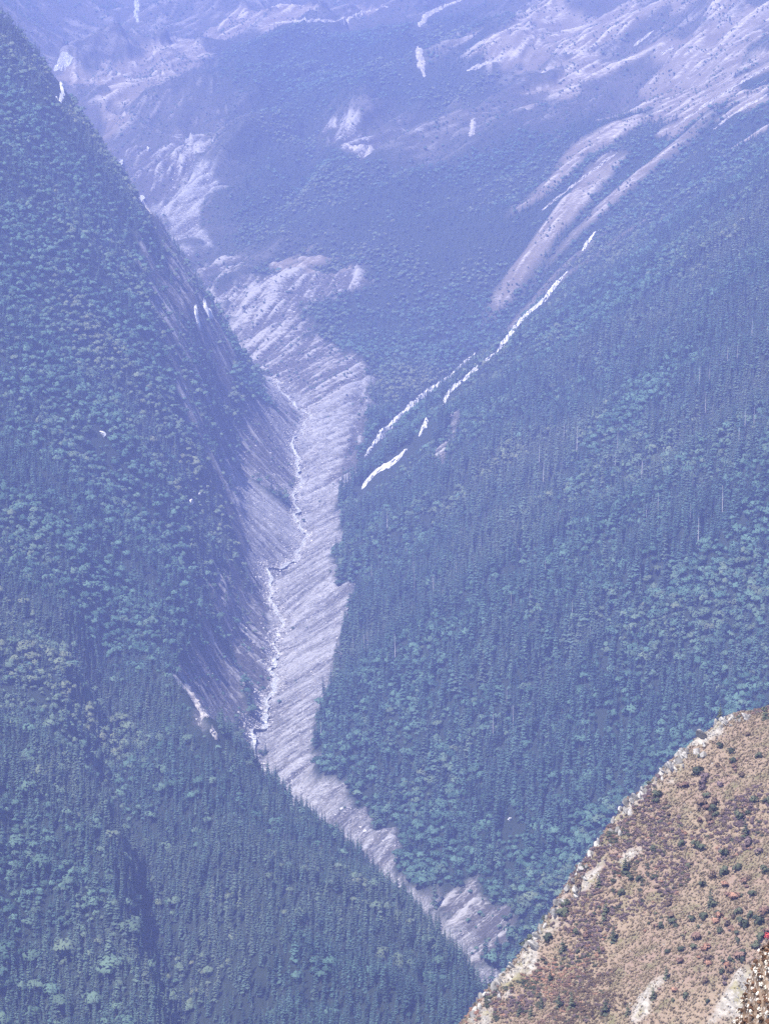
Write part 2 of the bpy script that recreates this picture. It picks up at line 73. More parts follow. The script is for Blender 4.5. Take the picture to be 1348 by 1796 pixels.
def fbm(x, y, scale, octaves=4, seed=0, gain=0.5):
    s = np.zeros_like(x); amp = 1.0; f = 1.0/scale
    for o in range(octaves):
        c, sn = math.cos(0.7*o), math.sin(0.7*o)
        s = s + amp*vnoise((x*c - y*sn)*f + 17.3*o, (x*sn + y*c)*f - 9.1*o, seed + o); amp *= gain; f *= 2.03
    return s

def ridged(x, y, scale, octaves=4, seed=0):
    s = np.zeros_like(x); amp = 1.0; f = 1.0/scale
    for o in range(octaves):
        c, sn = math.cos(1.1*o + .4), math.sin(1.1*o + .4)
        n = vnoise((x*c - y*sn)*f + 31.7*o, (x*sn + y*c)*f + 5.5*o, seed + 7*o)
        s = s + amp*(0.5 - 2*np.abs(n)); amp *= 0.5; f *= 2.1
    return s

def blur1(a, sig, axis):
    r = max(1, int(sig*3)); k = np.exp(-0.5*(np.arange(-r, r+1)/sig)**2); k /= k.sum()
    pad = [(0, 0), (0, 0)]; pad[axis] = (r, r)
    p = np.pad(a, pad, mode='edge'); out = np.zeros_like(a); n = a.shape[axis]
    for i, w in enumerate(k):
        out += w*(p[i:i+n] if axis == 0 else p[:, i:i+n])
    return out

def blur(a, sig):
    return blur1(blur1(a, sig, 0), sig, 1)

def inpoly(px, py, poly):
    c = np.zeros(px.shape, bool); n = len(poly)
    for i in range(n):
        x1, y1 = poly[i]; x2, y2 = poly[(i+1) % n]
        if y1 == y2: continue
        k = ((y1 > py) != (y2 > py)) & (px < (x2-x1)*(py-y1)/(y2-y1) + x1)
        c ^= k
    return c

class Field:
    """height field on rows of constant y whose half width grows with y (the land widens with the valley)"""
    def __init__(self, ys, nx, hw):
        self.ys = ys; self.nx = nx; self.hw = hw
        s = np.linspace(-1, 1, nx)
        self.cx, self.h = hw(ys)
        self.X = self.cx[:, None] + s[None, :]*self.h[:, None]
        self.Y = np.repeat(ys[:, None], nx, 1)
    def index(self, x, y):
        v = np.interp(y, self.ys, np.arange(len(self.ys)))
        c, h = self.hw(y)
        u = ((x - c)/h + 1)*0.5*(self.nx - 1)
        return np.clip(u, 0, self.nx - 1.001), np.clip(v, 0, len(self.ys) - 1.001)
    def sample(self, A, x, y):
        u, v = self.index(x, y); i = u.astype(int); j = v.astype(int); fu = u - i; fv = v - j
        return (A[j, i]*(1-fu) + A[j, i+1]*fu)*(1-fv) + (A[j+1, i]*(1-fu) + A[j+1, i+1]*fu)*fv
    def grad(self, A):
        dx = np.gradient(A, axis=1)/np.gradient(self.X, axis=1)
        # derivative along a column mixes x and y: remove the x part
        dyc = np.gradient(A, axis=0)/np.gradient(self.Y, axis=0)
        sx = np.gradient(self.X, axis=0)/np.gradient(self.Y, axis=0)
        return dx, dyc - dx*sx
    def streak(self, A, noise, step, n):
        """average a noise along the fall line: rills, debris chutes and ribs that run straight downhill"""
        gx, gy = self.grad(A); l = np.sqrt(gx*gx + gy*gy) + 1e-6; gx /= l; gy /= l
        acc = noise.copy(); tot = 1.0
        for sgn in (-1, 1):
            x = self.X.copy(); y = self.Y.copy()
            for k in range(1, n+1):
                u, v = self.index(x, y); i = np.rint(u).astype(int); j = np.rint(v).astype(int)
                x = x + sgn*step*gx[j, i]; y = y + sgn*step*gy[j, i]
                w = 1 - k/(n+1.0)
                acc += w*self.sample(noise, x, y); tot += w
        acc /= tot
        return acc/(acc.std() + 1e-9)

def loft(F, secs):
    """cross sections [y, [(x, z), ...]] joined along matching knots"""
    yk = [s[0] for s in secs]
    XK = pchip(yk, np.array([[p[0] for p in s[1]] for s in secs]), F.ys)
    ZK = pchip(yk, np.array([[p[1] for p in s[1]] for s in secs]), F.ys)
    Z = np.empty_like(F.X)
    for r in range(len(F.ys)):
        xk = np.maximum.accumulate(XK[r] + np.arange(XK.shape[1])*1e-3)
        Z[r] = np.interp(F.X[r], xk, ZK[r])
        lo = F.X[r] < xk[0]; hi = F.X[r] > xk[-1]
        s0 = (ZK[r, 1]-ZK[r, 0])/(xk[1]-xk[0]); s1 = (ZK[r, -1]-ZK[r, -2])/(xk[-1]-xk[-2])
        Z[r][lo] = ZK[r, 0] + s0*(F.X[r][lo]-xk[0]); Z[r][hi] = ZK[r, -1] + s1*(F.X[r][hi]-xk[-1])
    return Z

def valley_field():
    y = [1380.0]
    while y[-1] < 7450: y.append(y[-1] + max(2.4, y[-1]/1000))
    return Field(np.array(y), 520, lambda q: (np.zeros_like(q), 0.17*q + 150))

def valley_base(F):
    Z = loft(F, VALLEY)
    g = pchip([s[0] for s in VALLEY], np.array([[s[1][6][0]] for s in VALLEY]), F.ys)
    side = np.clip((g - 70 - F.X)/60, 0, 1)*np.clip((4200 - F.Y)/400, 0, 1)
    Z = F.sample(Z, F.X + side*(24*fbm(F.X, F.Y, 150, 3, 21)), F.Y + side*20*fbm(F.X, F.Y, 140, 3, 22))
    Z = blur(Z, 3.0)
    far = np.clip((F.Y - 4350)/900, 0, 1)
    Z = Z + far*(30*ridged(F.X*0.8 + F.Y*0.45, F.Y*0.5 - F.X*.2, 480, 3, 11) + 20*fbm(F.X, F.Y, 240, 3, 5))
    return np.where(Z > 480, 480 + (Z - 480)*0.35, Z)

def stream_x(y):
    g = pchip([s[0] for s in VALLEY], np.array([[s[1][6][0]] for s in VALLEY]), y)[:, 0]
    return g + 7*np.sin(y/47.0) + 4*np.sin(y/19.0 + 1.3) + 2.2*np.sin(y/8.3)
def valley_detail(F, ZB):
    RNG = np.random.default_rng(7)
    white = RNG.normal(size=F.X.shape)
    st_f = F.streak(ZB, blur(white, 0.6), 4.0, 8)
    st_r = F.streak(ZB, blur(RNG.normal(size=F.X.shape), 5.0), 10.0, 16)
    st_b = F.streak(ZB, blur(RNG.normal(size=F.X.shape), 9.0), 18.0, 16)
    WF = 1 + 6*np.clip((F.Y - 4200)/600, 0, 1)
    wx = F.X + 14*WF*fbm(F.X, F.Y, 40*np.sqrt(WF), 4, 91) + 5*fbm(F.X, F.Y, 9, 2, 92); wy = F.Y + 22*WF*fbm(F.X, F.Y, 45*np.sqrt(WF), 4, 93) + 7*fbm(F.X, F.Y, 11, 2, 94)
    wx = wx + 7*st_r*(F.Y < 4400) + 2.5*st_f*(F.Y < 4400)
    ZN = {}
    for key, polys in ZONES.items():
        m = np.zeros(F.X.shape, bool)
        for p in polys: m |= inpoly(wx, wy, p)
        ZN[key] = blur(m.astype(float), 12.0 if key == 'far_wood' else 0.8)
    farside = np.clip((F.Y - 3900)/500, 0, 1)*np.clip((F.X - 60)/150, 0, 1)
    ZN['meadow'] = np.clip(np.maximum(ZN['meadow'], farside*np.clip((st_r - .5)*1.6, 0, 1)*(fbm(F.X, F.Y, 300, 2, 55) > -.12)), 0, 1)
    open_land = np.clip((F.Y - 4560 - 260*np.clip(F.X/400, 0, 1) + 160*fbm(F.X, F.Y, 150, 3, 57) + 60*st_r)/260, 0, 1)*(1 - ZN['far_wood'])
    ZN['heath'] = np.clip(open_land - ZN['scree'] - ZN['meadow'], 0, 1)
    crag = np.clip(.35 + 2.4*fbm(F.X, F.Y*.7, 46, 3, 43) + .12*st_f, 0, 1)
    forest = np.clip(1 - ZN['scree'] - ZN['rough'] - ZN['cliff']*.7 - ZN['meadow'], 0, 1)
    xs = stream_x(F.ys)[:, None]; ds = np.abs(F.X - xs)
    bed = np.exp(-(ds/8.0)**2)*(F.Y < 5400)
    near_forest = np.clip((F.Y - 1380)/200, 0, 1)
    Z = ZB + ZN['scree']*(1.1*st_f + 2.6*st_r + 2.5*fbm(F.X, F.Y, 22, 3, 63)) + ZN['rough']*(1.7*st_f + 3.5*st_r) \
        + ZN['cliff']*(2.2*st_f + 6.0*st_r + 15*ridged(F.X, F.Y*.7, 60, 4, 41)) \
        + forest*(6.5*st_r + 18*fbm(F.X, F.Y, 130, 4, 61)) + ZN['meadow']*(1.1*st_f + 3.0*st_r + 6*fbm(F.X, F.Y, 120, 4, 66))
    far = np.clip((F.Y - 4350)/700, 0, 1)
    Z = Z + far*(1 - .4*ZN['meadow'])*(14*st_b + 6*st_r + 1.5*st_f)
    Z = Z*(1 - bed*.6) + bed*.6*blur(ZB, 2) - 1.6*bed
    return Z, ZN, st_f, st_r, bed, crag

def spur_field():
    y = np.arange(540.0, 900.0, 0.9)
    return Field(y, 460, lambda q: (0.105*q, 0.12*q + 30))

def spur_base(F):
    return blur(loft(F, SPUR), 3.0)

# ---------------------------------------------------------------- materials
def material(name, rough=0.85, spec=0.25):
    m = bpy.data.materials.new(name); m.use_nodes = True
    b = m.node_tree.nodes['Principled BSDF']; b.inputs['Roughness'].default_value = rough
    b.inputs['Specular IOR Level'].default_value = spec
    return m, m.node_tree, b

def N(t, kind, **kw):
    n = t.nodes.new(kind)
    for k, v in kw.items(): setattr(n, k, v)
    return n

def mixc(t, fac, a, b, blend='MIX'):
    n = N(t, 'ShaderNodeMix', data_type='RGBA', blend_type=blend)
    for sock, val in ((n.inputs[0], fac), (n.inputs[6], a), (n.inputs[7], b)):
        if isinstance(val, (int, float)): sock.default_value = val
        elif isinstance(val, tuple): sock.default_value = (*val[:3], 1)
        else: t.links.new(val, sock)
    return n.outputs[2]

def mth(t, op, a, b=0.0, clamp=False):
    n = N(t, 'ShaderNodeMath', operation=op, use_clamp=clamp)
    for s, v in zip(n.inputs, (a, b)):
        if isinstance(v, (int, float)): s.default_value = v
        else: t.links.new(v, s)
    return n.outputs[0]

def noise(t, scale, detail=4, rough=0.6, vec=None, dist=0.0):
    n = N(t, 'ShaderNodeTexNoise'); n.inputs['Scale'].default_value = scale
    n.inputs['Detail'].default_value = detail; n.inputs['Roughness'].default_value = rough
    n.inputs['Distortion'].default_value = dist
    if vec is not None: t.links.new(vec, n.inputs['Vector'])
    return n.outputs[0]

def remap(t, v, a, b, c=0.0, d=1.0):
    n = N(t, 'ShaderNodeMapRange'); n.clamp = True
    t.links.new(v, n.inputs[0])
    for i, q in enumerate((a, b, c, d)): n.inputs[i+1].default_value = q
    return n.outputs[0]

def objvec(t):
    return N(t, 'ShaderNodeTexCoord').outputs['Object']

def attr(t, name, kind='GEOMETRY'):
    return N(t, 'ShaderNodeAttribute', attribute_name=name, attribute_type=kind)

def leaf_material(name, dark, light, warm, rough=0.75):
    """foliage: every tree its own shade; 'tint' is the stand it grows in (0 green .. 1 turning)"""
    m, t, b = material(name, rough, 0.2)
    r = N(t, 'ShaderNodeObjectInfo').outputs['Random']
    c = mixc(t, r, dark, light)
    c = mixc(t, attr(t, 'tint', 'INSTANCER').outputs['Fac'], c, warm)
    v = noise(t, 9.0, 2, 0.5, objvec(t))
    c = mixc(t, remap(t, v, 0.3, 0.7, 0.0, 0.45), c, (0.5, 0.5, 0.5), 'OVERLAY') if False else c
    t.links.new(c, b.inputs['Base Color'])
    return m

M_CONIFER = leaf_material('conifer_needles', (0.012, 0.032, 0.025), (0.06, 0.12, 0.088), (0.13, 0.16, 0.10))
M_BROAD = leaf_material('broad_leaves', (0.025, 0.065, 0.042), (0.085, 0.16, 0.11), (0.17, 0.18, 0.09))
def plain(name, col, rough=0.85, var=0.35, scale=2.0):
    m, t, b = material(name, rough)
    v = noise(t, scale, 4, 0.6, objvec(t))
    lo = tuple(q*(1-var) for q in col); hi = tuple(min(0.9, q*(1+var)) for q in col)
    t.links.new(mixc(t, remap(t, v, 0.3, 0.7), lo, hi), b.inputs['Base Color'])
    return m
M_BARK = plain('bark', (0.10, 0.08, 0.065))
M_DEAD = plain('weathered_wood', (0.50, 0.48, 0.45))
M_STONE_m, t, b = material('grey_stone', 0.9)
r = N(t, 'ShaderNodeObjectInfo').outputs['Random']
c = mixc(t, r, (0.22, 0.21, 0.21), (0.66, 0.63, 0.60)); v = noise(t, 1.6, 5, 0.65, objvec(t))
t.links.new(mixc(t, remap(t, v, 0.25, 0.75, 0.0, 0.5), c, (0.16, 0.15, 0.15)), b.inputs['Base Color'])
M_STONE = M_STONE_m
M_PALE, t, b = material('pale_bare_rock', 0.85)
v = noise(t, 0.22, 6, 0.7, objvec(t)); v2 = noise(t, 0.9, 4, 0.7, objvec(t))
c = mixc(t, remap(t, v, 0.38, 0.66), (0.60, 0.58, 0.56), (0.88, 0.86, 0.84))
t.links.new(mixc(t, remap(t, v2, 0.53, 0.66), c, (0.20, 0.22, 0.22)), b.inputs['Base Color'])
M_SCAR, t, b = material('eroded_scar', 0.9)
v = noise(t, 0.25, 6, 0.7, objvec(t)); t.links.new(mixc(t, remap(t, v, 0.36, 0.64), (0.20, 0.18, 0.17), (0.52, 0.49, 0.46)), b.inputs['Base Color'])
M_WATER, t, b = material('white_water', 0.25, 0.5)
v = noise(t, 0.55, 5, 0.7, objvec(t), 0.6)
t.links.new(mixc(t, remap(t, v, 0.42, 0.62), (0.14, 0.15, 0.155), (0.68, 0.68, 0.67)), b.inputs['Base Color'])
t.links.new(remap(t, v, 0.36, 0.58, 0.15, 0.7), b.inputs['Roughness'])
bm_ = N(t, 'ShaderNodeBump'); bm_.inputs['Distance'].default_value = 0.5; t.links.new(v, bm_.inputs['Height']); t.links.new(bm_.outputs[0], b.inputs['Normal'])

def valley_material():
    m, t, b = material('valley_ground', 0.95, 0.15)
    o = objvec(t)
    z = attr(t, 'zones'); sep = N(t, 'ShaderNodeSeparateColor'); t.links.new(z.outputs['Color'], sep.inputs[0])
    scree, rough_, meadow = sep.outputs[0], sep.outputs[1], sep.outputs[2]
    st = attr(t, 'streak').outputs['Fac']
    n1 = noise(t, 0.02, 5, 0.6, o); n2 = noise(t, 0.16, 5, 0.7, o); n3 = noise(t, 0.6, 3, 0.7, o)
    mp = N(t, 'ShaderNodeMapping'); mp.inputs['Scale'].default_value = (0.06, 0.30, 0.06); mp.inputs['Rotation'].default_value = (0, 0, 0.12); t.links.new(o, mp.inputs[0])
    nf = noise(t, 1.0, 6, 0.75, mp.outputs[0], 1.3)
    st = mth(t, 'ADD', mth(t, 'MULTIPLY', st, 0.62), mth(t, 'MULTIPLY', mth(t, 'SUBTRACT', nf, 0.5), 1.5)); st = mth(t, 'ADD', st, 0.19)
    floor_ = mixc(t, n2, (0.012, 0.019, 0.013), (0.032, 0.045, 0.028))
    # meadow: straw, rust and heather with darker scrub
    md = mixc(t, remap(t, n1, 0.35, 0.65), (0.12, 0.10, 0.082), (0.195, 0.17, 0.145))
    md = mixc(t, remap(t, n2, 0.50, 0.68), md, (0.15, 0.12, 0.085))
    md = mixc(t, remap(t, st, 0.58, 0.9), md, (0.44, 0.40, 0.37))
    # scree: pale grey, darker chutes, brighter fresh debris
    sc = mixc(t, remap(t, st, 0.30, 0.68), (0.05, 0.05, 0.055), (0.33, 0.325, 0.335))
    sc = mixc(t, remap(t, n2, 0.52, 0.74), sc, (0.20, 0.18, 0.17))
    sc = mixc(t, remap(t, n3, 0.60, 0.70), sc, (0.62, 0.59, 0.57))
    sc = mixc(t, remap(t, n3, 0.42, 0.34), sc, (0.07, 0.065, 0.065))
    n4 = noise(t, 0.055, 5, 0.65, o, 0.8)
    sc = mixc(t, remap(t, n4, 0.50, 0.66, 0.0, 0.75), sc, (0.10, 0.095, 0.085))
    # broken ground: rock ribs through low scrub
    ro = mixc(t, remap(t, mth(t, 'ADD', st, mth(t, 'MULTIPLY', mth(t, 'SUBTRACT', n2, 0.5), 0.5)), 0.50, 0.78), (0.065, 0.06, 0.055), (0.34, 0.325, 0.32))
    he = mixc(t, remap(t, n1, 0.35, 0.62), (0.045, 0.044, 0.042), (0.085, 0.074, 0.066))
    he = mixc(t, remap(t, n2, 0.48, 0.60), he, (0.055, 0.065, 0.042)); he = mixc(t, remap(t, st, 0.62, 0.85), he, (0.19, 0.175, 0.165))
    c = mixc(t, attr(t, 'heath').outputs['Fac'], floor_, he)
    c = mixc(t, meadow, c, md); c = mixc(t, rough_, c, ro); c = mixc(t, scree, c, sc)
    t.links.new(c, b.inputs['Base Color'])
    bp = N(t, 'ShaderNodeBump'); bp.inputs['Strength'].default_value = 0.8; bp.inputs['Distance'].default_value = 1.2
    t.links.new(mth(t, 'ADD', n2, mth(t, 'MULTIPLY', n3, 0.5)), bp.inputs['Height']); t.links.new(bp.outputs[0], b.inputs['Normal'])
    return m

def spur_material():
    m, t, b = material('spur_turf', 0.95, 0.15)
    o = objvec(t)
    rk = attr(t, 'rocky').outputs['Fac']
    n0 = noise(t, 0.035, 4, 0.6, o); n1 = noise(t, 0.16, 5, 0.65, o); n2 = noise(t, 0.8, 5, 0.7, o); n3 = noise(t, 3.0, 3, 0.7, o)
    c = mixc(t, remap(t, n0, 0.38, 0.62), (0.25, 0.19, 0.132), (0.235, 0.165, 0.128))
    c = mixc(t, remap(t, n1, 0.50, 0.64), c, (0.145, 0.13, 0.07))
    c = mixc(t, remap(t, n2, 0.56, 0.72), c, (0.18, 0.14, 0.095))
    c = mixc(t, remap(t, n3, 0.56, 0.70), c, (0.36, 0.29, 0.21))
    rc = mixc(t, remap(t, n2, 0.40, 0.60), (0.22, 0.20, 0.17), (0.42, 0.385, 0.34))
    rc = mixc(t, remap(t, n1, 0.54, 0.66), rc, (0.24, 0.21, 0.10))
    c = mixc(t, rk, c, rc)
    t.links.new(c, b.inputs['Base Color'])
    bp = N(t, 'ShaderNodeBump'); bp.inputs['Strength'].default_value = 0.9; bp.inputs['Distance'].default_value = 0.35
    t.links.new(mth(t, 'ADD', n2, mth(t, 'MULTIPLY', n3, 0.4)), bp.inputs['Height']); t.links.new(bp.outputs[0], b.inputs['Normal'])
    return m

# ---------------------------------------------------------------- mesh helpers
def mesh(name, verts, faces, mats, mat_index=None, smooth=False):
    me = bpy.data.meshes.new(name); me.from_pydata([tuple(v) for v in verts], [], faces)
    for m in (mats if isinstance(mats, (list, tuple)) else [mats]): me.materials.append(m)
    if mat_index is not None: me.polygons.foreach_set('material_index', np.array(mat_index, np.int32))
    if smooth: me.polygons.foreach_set('use_smooth', np.ones(len(faces), bool))
    me.update(); return me

def grid_mesh(name, X, Y, Z, mat, attrs):
    r, c = X.shape
    me = bpy.data.meshes.new(name)
    idx = np.arange(r*c).reshape(r, c)
    q = np.stack([idx[:-1, :-1], idx[:-1, 1:], idx[1:, 1:], idx[1:, :-1]], -1).reshape(-1, 4)
    me.vertices.add(r*c); me.vertices.foreach_set('co', np.stack([X, Y, Z], -1).astype(np.float32).ravel())
    me.loops.add(q.size); me.loops.foreach_set('vertex_index', q.astype(np.int32).ravel())
    me.polygons.add(len(q)); me.polygons.foreach_set('loop_start', np.arange(0, q.size, 4, dtype=np.int32))
    me.polygons.foreach_set('use_smooth', np.ones(len(q), bool))
    for k, A in attrs.items():
        if A.ndim == 3:
            a = me.attributes.new(k, 'FLOAT_COLOR', 'POINT'); full = np.ones((r*c, 4), np.float32); full[:, :3] = A.reshape(-1, 3)
            a.data.foreach_set('color', full.ravel())
        else:
            a = me.attributes.new(k, 'FLOAT', 'POINT'); a.data.foreach_set('value', A.astype(np.float32).ravel())
    me.materials.append(mat); me.update(calc_edges=True); me.validate()
    return me

def link(name, me, parent=None, loc=(0, 0, 0)):
    o = bpy.data.objects.new(name, me); COL.objects.link(o); o.location = loc
    if parent is not None: o.parent = parent
    return o

def tag(o, label=None, cat=None, group=None, kind=None):
    if label: o['label'] = label
    if cat: o['category'] = cat
    if group: o['group'] = group
    if kind: o['kind'] = kind
    return o

def tube(vs, fs, pts, radii, n=5):
    base = len(vs)
    for (p, r_) in zip(pts, radii):
        for k in range(n):
            a = 2*math.pi*k/n; vs.append((p[0] + r_*math.cos(a), p[1] + r_*math.sin(a), p[2]))
    for i in range(len(pts) - 1):
        for k in range(n):
            fs.append((base+i*n+k, base+i*n+(k+1) % n, base+(i+1)*n+(k+1) % n, base+(i+1)*n+k))

# ---------------------------------------------------------------- plants (unit height, scaled when placed)
def conifer_parts(seed, rad=0.17, whorls=12, bare=0.10):
    R = random.Random(seed); tv, tf, cv, cf = [], [], [], []
    tube(tv, tf, [(0, 0, -0.04), (0, 0, 0.5), (0, 0, 0.97)], [0.016, 0.010, 0.003])
    lean = R.uniform(-.01, .01)
    for w in range(whorls):
        f = w/(whorls - 1.0); z = bare + (0.93 - bare)*f**0.92
        L = rad*(1.02 - f)**0.78*R.uniform(.82, 1.12); n = 8 if f < .6 else 6; ph = R.uniform(0, 6.28)
        for k in range(n):
            if R.random() < .16: continue
            a = ph + 2*math.pi*k/n + R.uniform(-.25, .25); l = L*R.uniform(.65, 1.2); dr = l*R.uniform(.25, .6)
            ca, sa = math.cos(a), math.sin(a); wd = l*R.uniform(.34, .5); b0 = len(cv); zz = z + R.uniform(-.035, .035)*(1 - .6*f)
            th = 0.035*(1.1 - f)
            cv += [(lean, 0, zz + th), (.62*l*ca - wd*sa, .62*l*sa + wd*ca, zz - .55*dr), (l*ca, l*sa, zz - dr), (.62*l*ca + wd*sa, .62*l*sa - wd*ca, zz - .55*dr)]
            cf += [(b0, b0+3, b0+2), (b0, b0+2, b0+1)]
    b0 = len(cv); cv += [(.006, 0, .90), (-.004, .006, .90), (-.004, -.006, .90), (0, 0, 1.0)]; cf += [(b0, b0+1, b0+3), (b0+1, b0+2, b0+3), (b0+2, b0, b0+3)]
    return tv, tf, cv, cf

def leaf_cloud(R, cv, cf, c, r, n, size):
    for _ in range(n):
        u = R.uniform(-0.55, 1); a = R.uniform(0, 6.283); s = math.sqrt(max(0, 1-u*u)); k = R.uniform(.72, 1.06)
        d = Vector((s*math.cos(a), s*math.sin(a), u)); p = Vector((c[0]+r[0]*k*d.x, c[1]+r[1]*k*d.y, c[2]+r[2]*k*d.z))
        nrm = (d + Vector((R.uniform(-.6, .6), R.uniform(-.6, .6), R.uniform(-.3, .8)))).normalized()
        t1 = nrm.orthogonal().normalized(); t2 = nrm.cross(t1); q = size*R.uniform(.6, 1.3); b0 = len(cv)
        an = R.uniform(0, 3.14); e1 = t1*math.cos(an) + t2*math.sin(an); e2 = t2*math.cos(an) - t1*math.sin(an)
        for (x, y, h) in ((-1, -.6, -.25), (.9, -.8, -.3), (1.1, .7, -.2), (-.7, .9, -.3)):
            cv.append(tuple(p + e1*(x*q) + e2*(y*q) + nrm*(h*q)))
        cv.append(tuple(p + nrm*(.25*q)))
        for k2 in range(4): cf.append((b0 + k2, b0 + (k2+1) % 4, b0 + 4))

def broad_parts(seed, wide=0.36, n=120, size=0.085, lobes=7):
    R = random.Random(seed); tv, tf, cv, cf = [], [], [], []
    tube(tv, tf, [(0, 0, -0.05), (R.uniform(-.02, .02), R.uniform(-.02, .02), .3), (0, 0, .55)], [.035, .026, .016])
    for k in range(4):
        a = 1.57*k + R.uniform(-.5, .5); tube(tv, tf, [(0, 0, .28), (.12*math.cos(a), .12*math.sin(a), .45), (.22*math.cos(a), .22*math.sin(a), .62)], [.018, .013, .007], 4)
    for k in range(lobes):
        a = R.uniform(0, 6.28); d = wide*R.uniform(.25, .62) if k else 0; z = R.uniform(.42, .72) if k else .72
        rr = wide*R.uniform(.40, .62)
        leaf_cloud(R, cv, cf, (d*math.cos(a), d*math.sin(a), z), (rr, rr, rr*R.uniform(.7, .95)), n//lobes, size)
    return tv, tf, cv, cf

def shrub_parts(seed, n=110, size=0.11):
    R = random.Random(seed); tv, tf, cv, cf = [], [], [], []
    for k in range(5):
        a = 1.26*k + R.uniform(-.4, .4); tube(tv, tf, [(0, 0, -.08), (.16*math.cos(a), .16*math.sin(a), .3), (.3*math.cos(a), .3*math.sin(a), .62)], [.03, .02, .01], 4)
    for k in range(6):
        a = R.uniform(0, 6.28); d = R.uniform(.1, .38); rr = R.uniform(.22, .36)
        leaf_cloud(R, cv, cf, (d*math.cos(a)*1.25, d*math.sin(a)*.85, R.uniform(.2, .7)), (rr, rr, rr*.85), n//6, size)
    return tv, tf, cv, cf

def snag_parts(seed):
    R = random.Random(seed); tv, tf = [], []
    tube(tv, tf, [(0, 0, -.03), (R.uniform(-.01, .01), 0, .5), (R.uniform(-.02, .02), 0, 1)], [.022, .016, .005])
    for k in range(7):
        a = R.uniform(0, 6.28); z = R.uniform(.3, .92); l = R.uniform(.03, .09)*(1.2 - z)
        tube(tv, tf, [(0, 0, z), (l*math.cos(a), l*math.sin(a), z + .01), (2*l*math.cos(a), 2*l*math.sin(a), z - .005)], [.008, .006, .002], 4)
    return tv, tf

def rock_mesh(name, seed, flat=0.7, mat=None):
    R = random.Random(seed); bm = bmesh.new(); bmesh.ops.create_icosphere(bm, subdivisions=2, radius=0.5); R.random()
    planes = [(Vector((R.uniform(-1, 1), R.uniform(-1, 1), R.uniform(-.6, 1))).normalized(), R.uniform(.17, .36)) for _ in range(11)]
    for v in bm.verts:
        for nrm, d in planes:
            e = v.co.dot(nrm) - d
            if e > 0: v.co -= nrm*e
        v.co.z *= flat; v.co += Vector((R.uniform(-.02, .02), R.uniform(-.02, .02), R.uniform(-.02, .02)))
    me = bpy.data.meshes.new(name); bm.to_mesh(me); bm.free(); me.materials.append(mat or M_STONE); return me

def foliage_normals(me, rounded):
    """needles and leaves catch light like the mass of the crown they belong to"""
    co = np.empty(len(me.vertices)*3, np.float32); me.vertices.foreach_get('co', co); co = co.reshape(-1, 3)
    if rounded: n = co - np.array([0, 0, .42])
    else: n = co*np.array([1, 1, 0]); n /= np.linalg.norm(n, axis=1, keepdims=True) + 1e-4; n[:, 2] = .55
    n = n/(np.linalg.norm(n, axis=1, keepdims=True) + 1e-6)
    nv = np.empty(len(me.vertices)*3, np.float32); me.vertices.foreach_get('normal', nv); nv = nv.reshape(-1, 3)
    nv *= np.sign((nv*n).sum(1, keepdims=True) + 1e-6); n = .68*n + .32*nv; n /= np.linalg.norm(n, axis=1, keepdims=True) + 1e-6
    me.polygons.foreach_set('use_smooth', np.ones(len(me.polygons), bool)); me.normals_split_custom_set_from_vertices([tuple(v) for v in n])

class Kind:
    """one model: its trunk and crown meshes for single trees, and the joined mesh for the wood"""
    def __init__(self, name, parts, crown_mat, trunk_name='trunk', crown_name='crown'):
        tv, tf, cv, cf = parts
        self.trunk = mesh(name + '_trunk', tv, tf, M_BARK, smooth=True); self.crown = mesh(name + '_crown', cv, cf, crown_mat)
        off = len(tv)
        self.whole = mesh(name, tv + cv, tf + [tuple(i + off for i in f) for f in cf], [M_BARK, crown_mat], [0]*len(tf) + [1]*len(cf))
        for me_ in (self.crown, self.whole): foliage_normals(me_, 'conifer' not in name and name != 'spruce')
        self.names = (trunk_name, crown_name)
CONIFERS = [Kind('conifer', conifer_parts(s, rad, wh), M_CONIFER) for s, rad, wh in ((1, .15, 13), (2, .175, 12), (3, .115, 14), (4, .16, 12), (5, .20, 12))]
M_SHADE_TONED = leaf_material('shade_toned_needles', (0.012, 0.030, 0.025), (0.060, 0.115, 0.090), (0.08, 0.11, 0.07))  # darker toned needles: the gully's shade put into colour, elsewhere plain variety
SHADE_TONED_CONIFERS = [Kind('spruce', conifer_parts(s, rad, wh), M_SHADE_TONED) for s, rad, wh in ((6, .14, 13), (7, .165, 12), (8, .11, 14), (9, .185, 12))]
BROADS = [Kind('broadleaf', broad_parts(s, w), M_BROAD) for s, w in ((11, .36), (12, .42), (13, .32), (14, .46))]
SNAGS = [snag_parts(s) for s in (21, 22, 23)]
SNAG_MESH = [mesh('dead_trunk', a, b_, M_DEAD, smooth=True) for a, b_ in SNAGS]
ROCKS = [rock_mesh('stone', 30 + k, f) for k, f in enumerate((.7, .55, .85, .6, .75))]
M_CREST, t, b = material('lichened_stone', 0.95)
r = N(t, 'ShaderNodeObjectInfo').outputs['Random']
c = mixc(t, r, (0.20, 0.19, 0.175), (0.52, 0.49, 0.45)); v = noise(t, 3.0, 5, 0.7, objvec(t))
t.links.new(mixc(t, remap(t, v, 0.40, 0.62, 0.0, 0.8), c, (0.12, 0.11, 0.085)), b.inputs['Base Color'])
CREST_ROCKS = [rock_mesh('crest_stone', 40 + k, f, M_CREST) for k, f in enumerate((.9, .65, 1.1, .8, .75))]

def proto_collection(name, meshes):
    c = bpy.data.collections.new(name)
    for i, me in enumerate(meshes):
        c.objects.link(bpy.data.objects.new('%s_%02d' % (name, i), me))
    return c

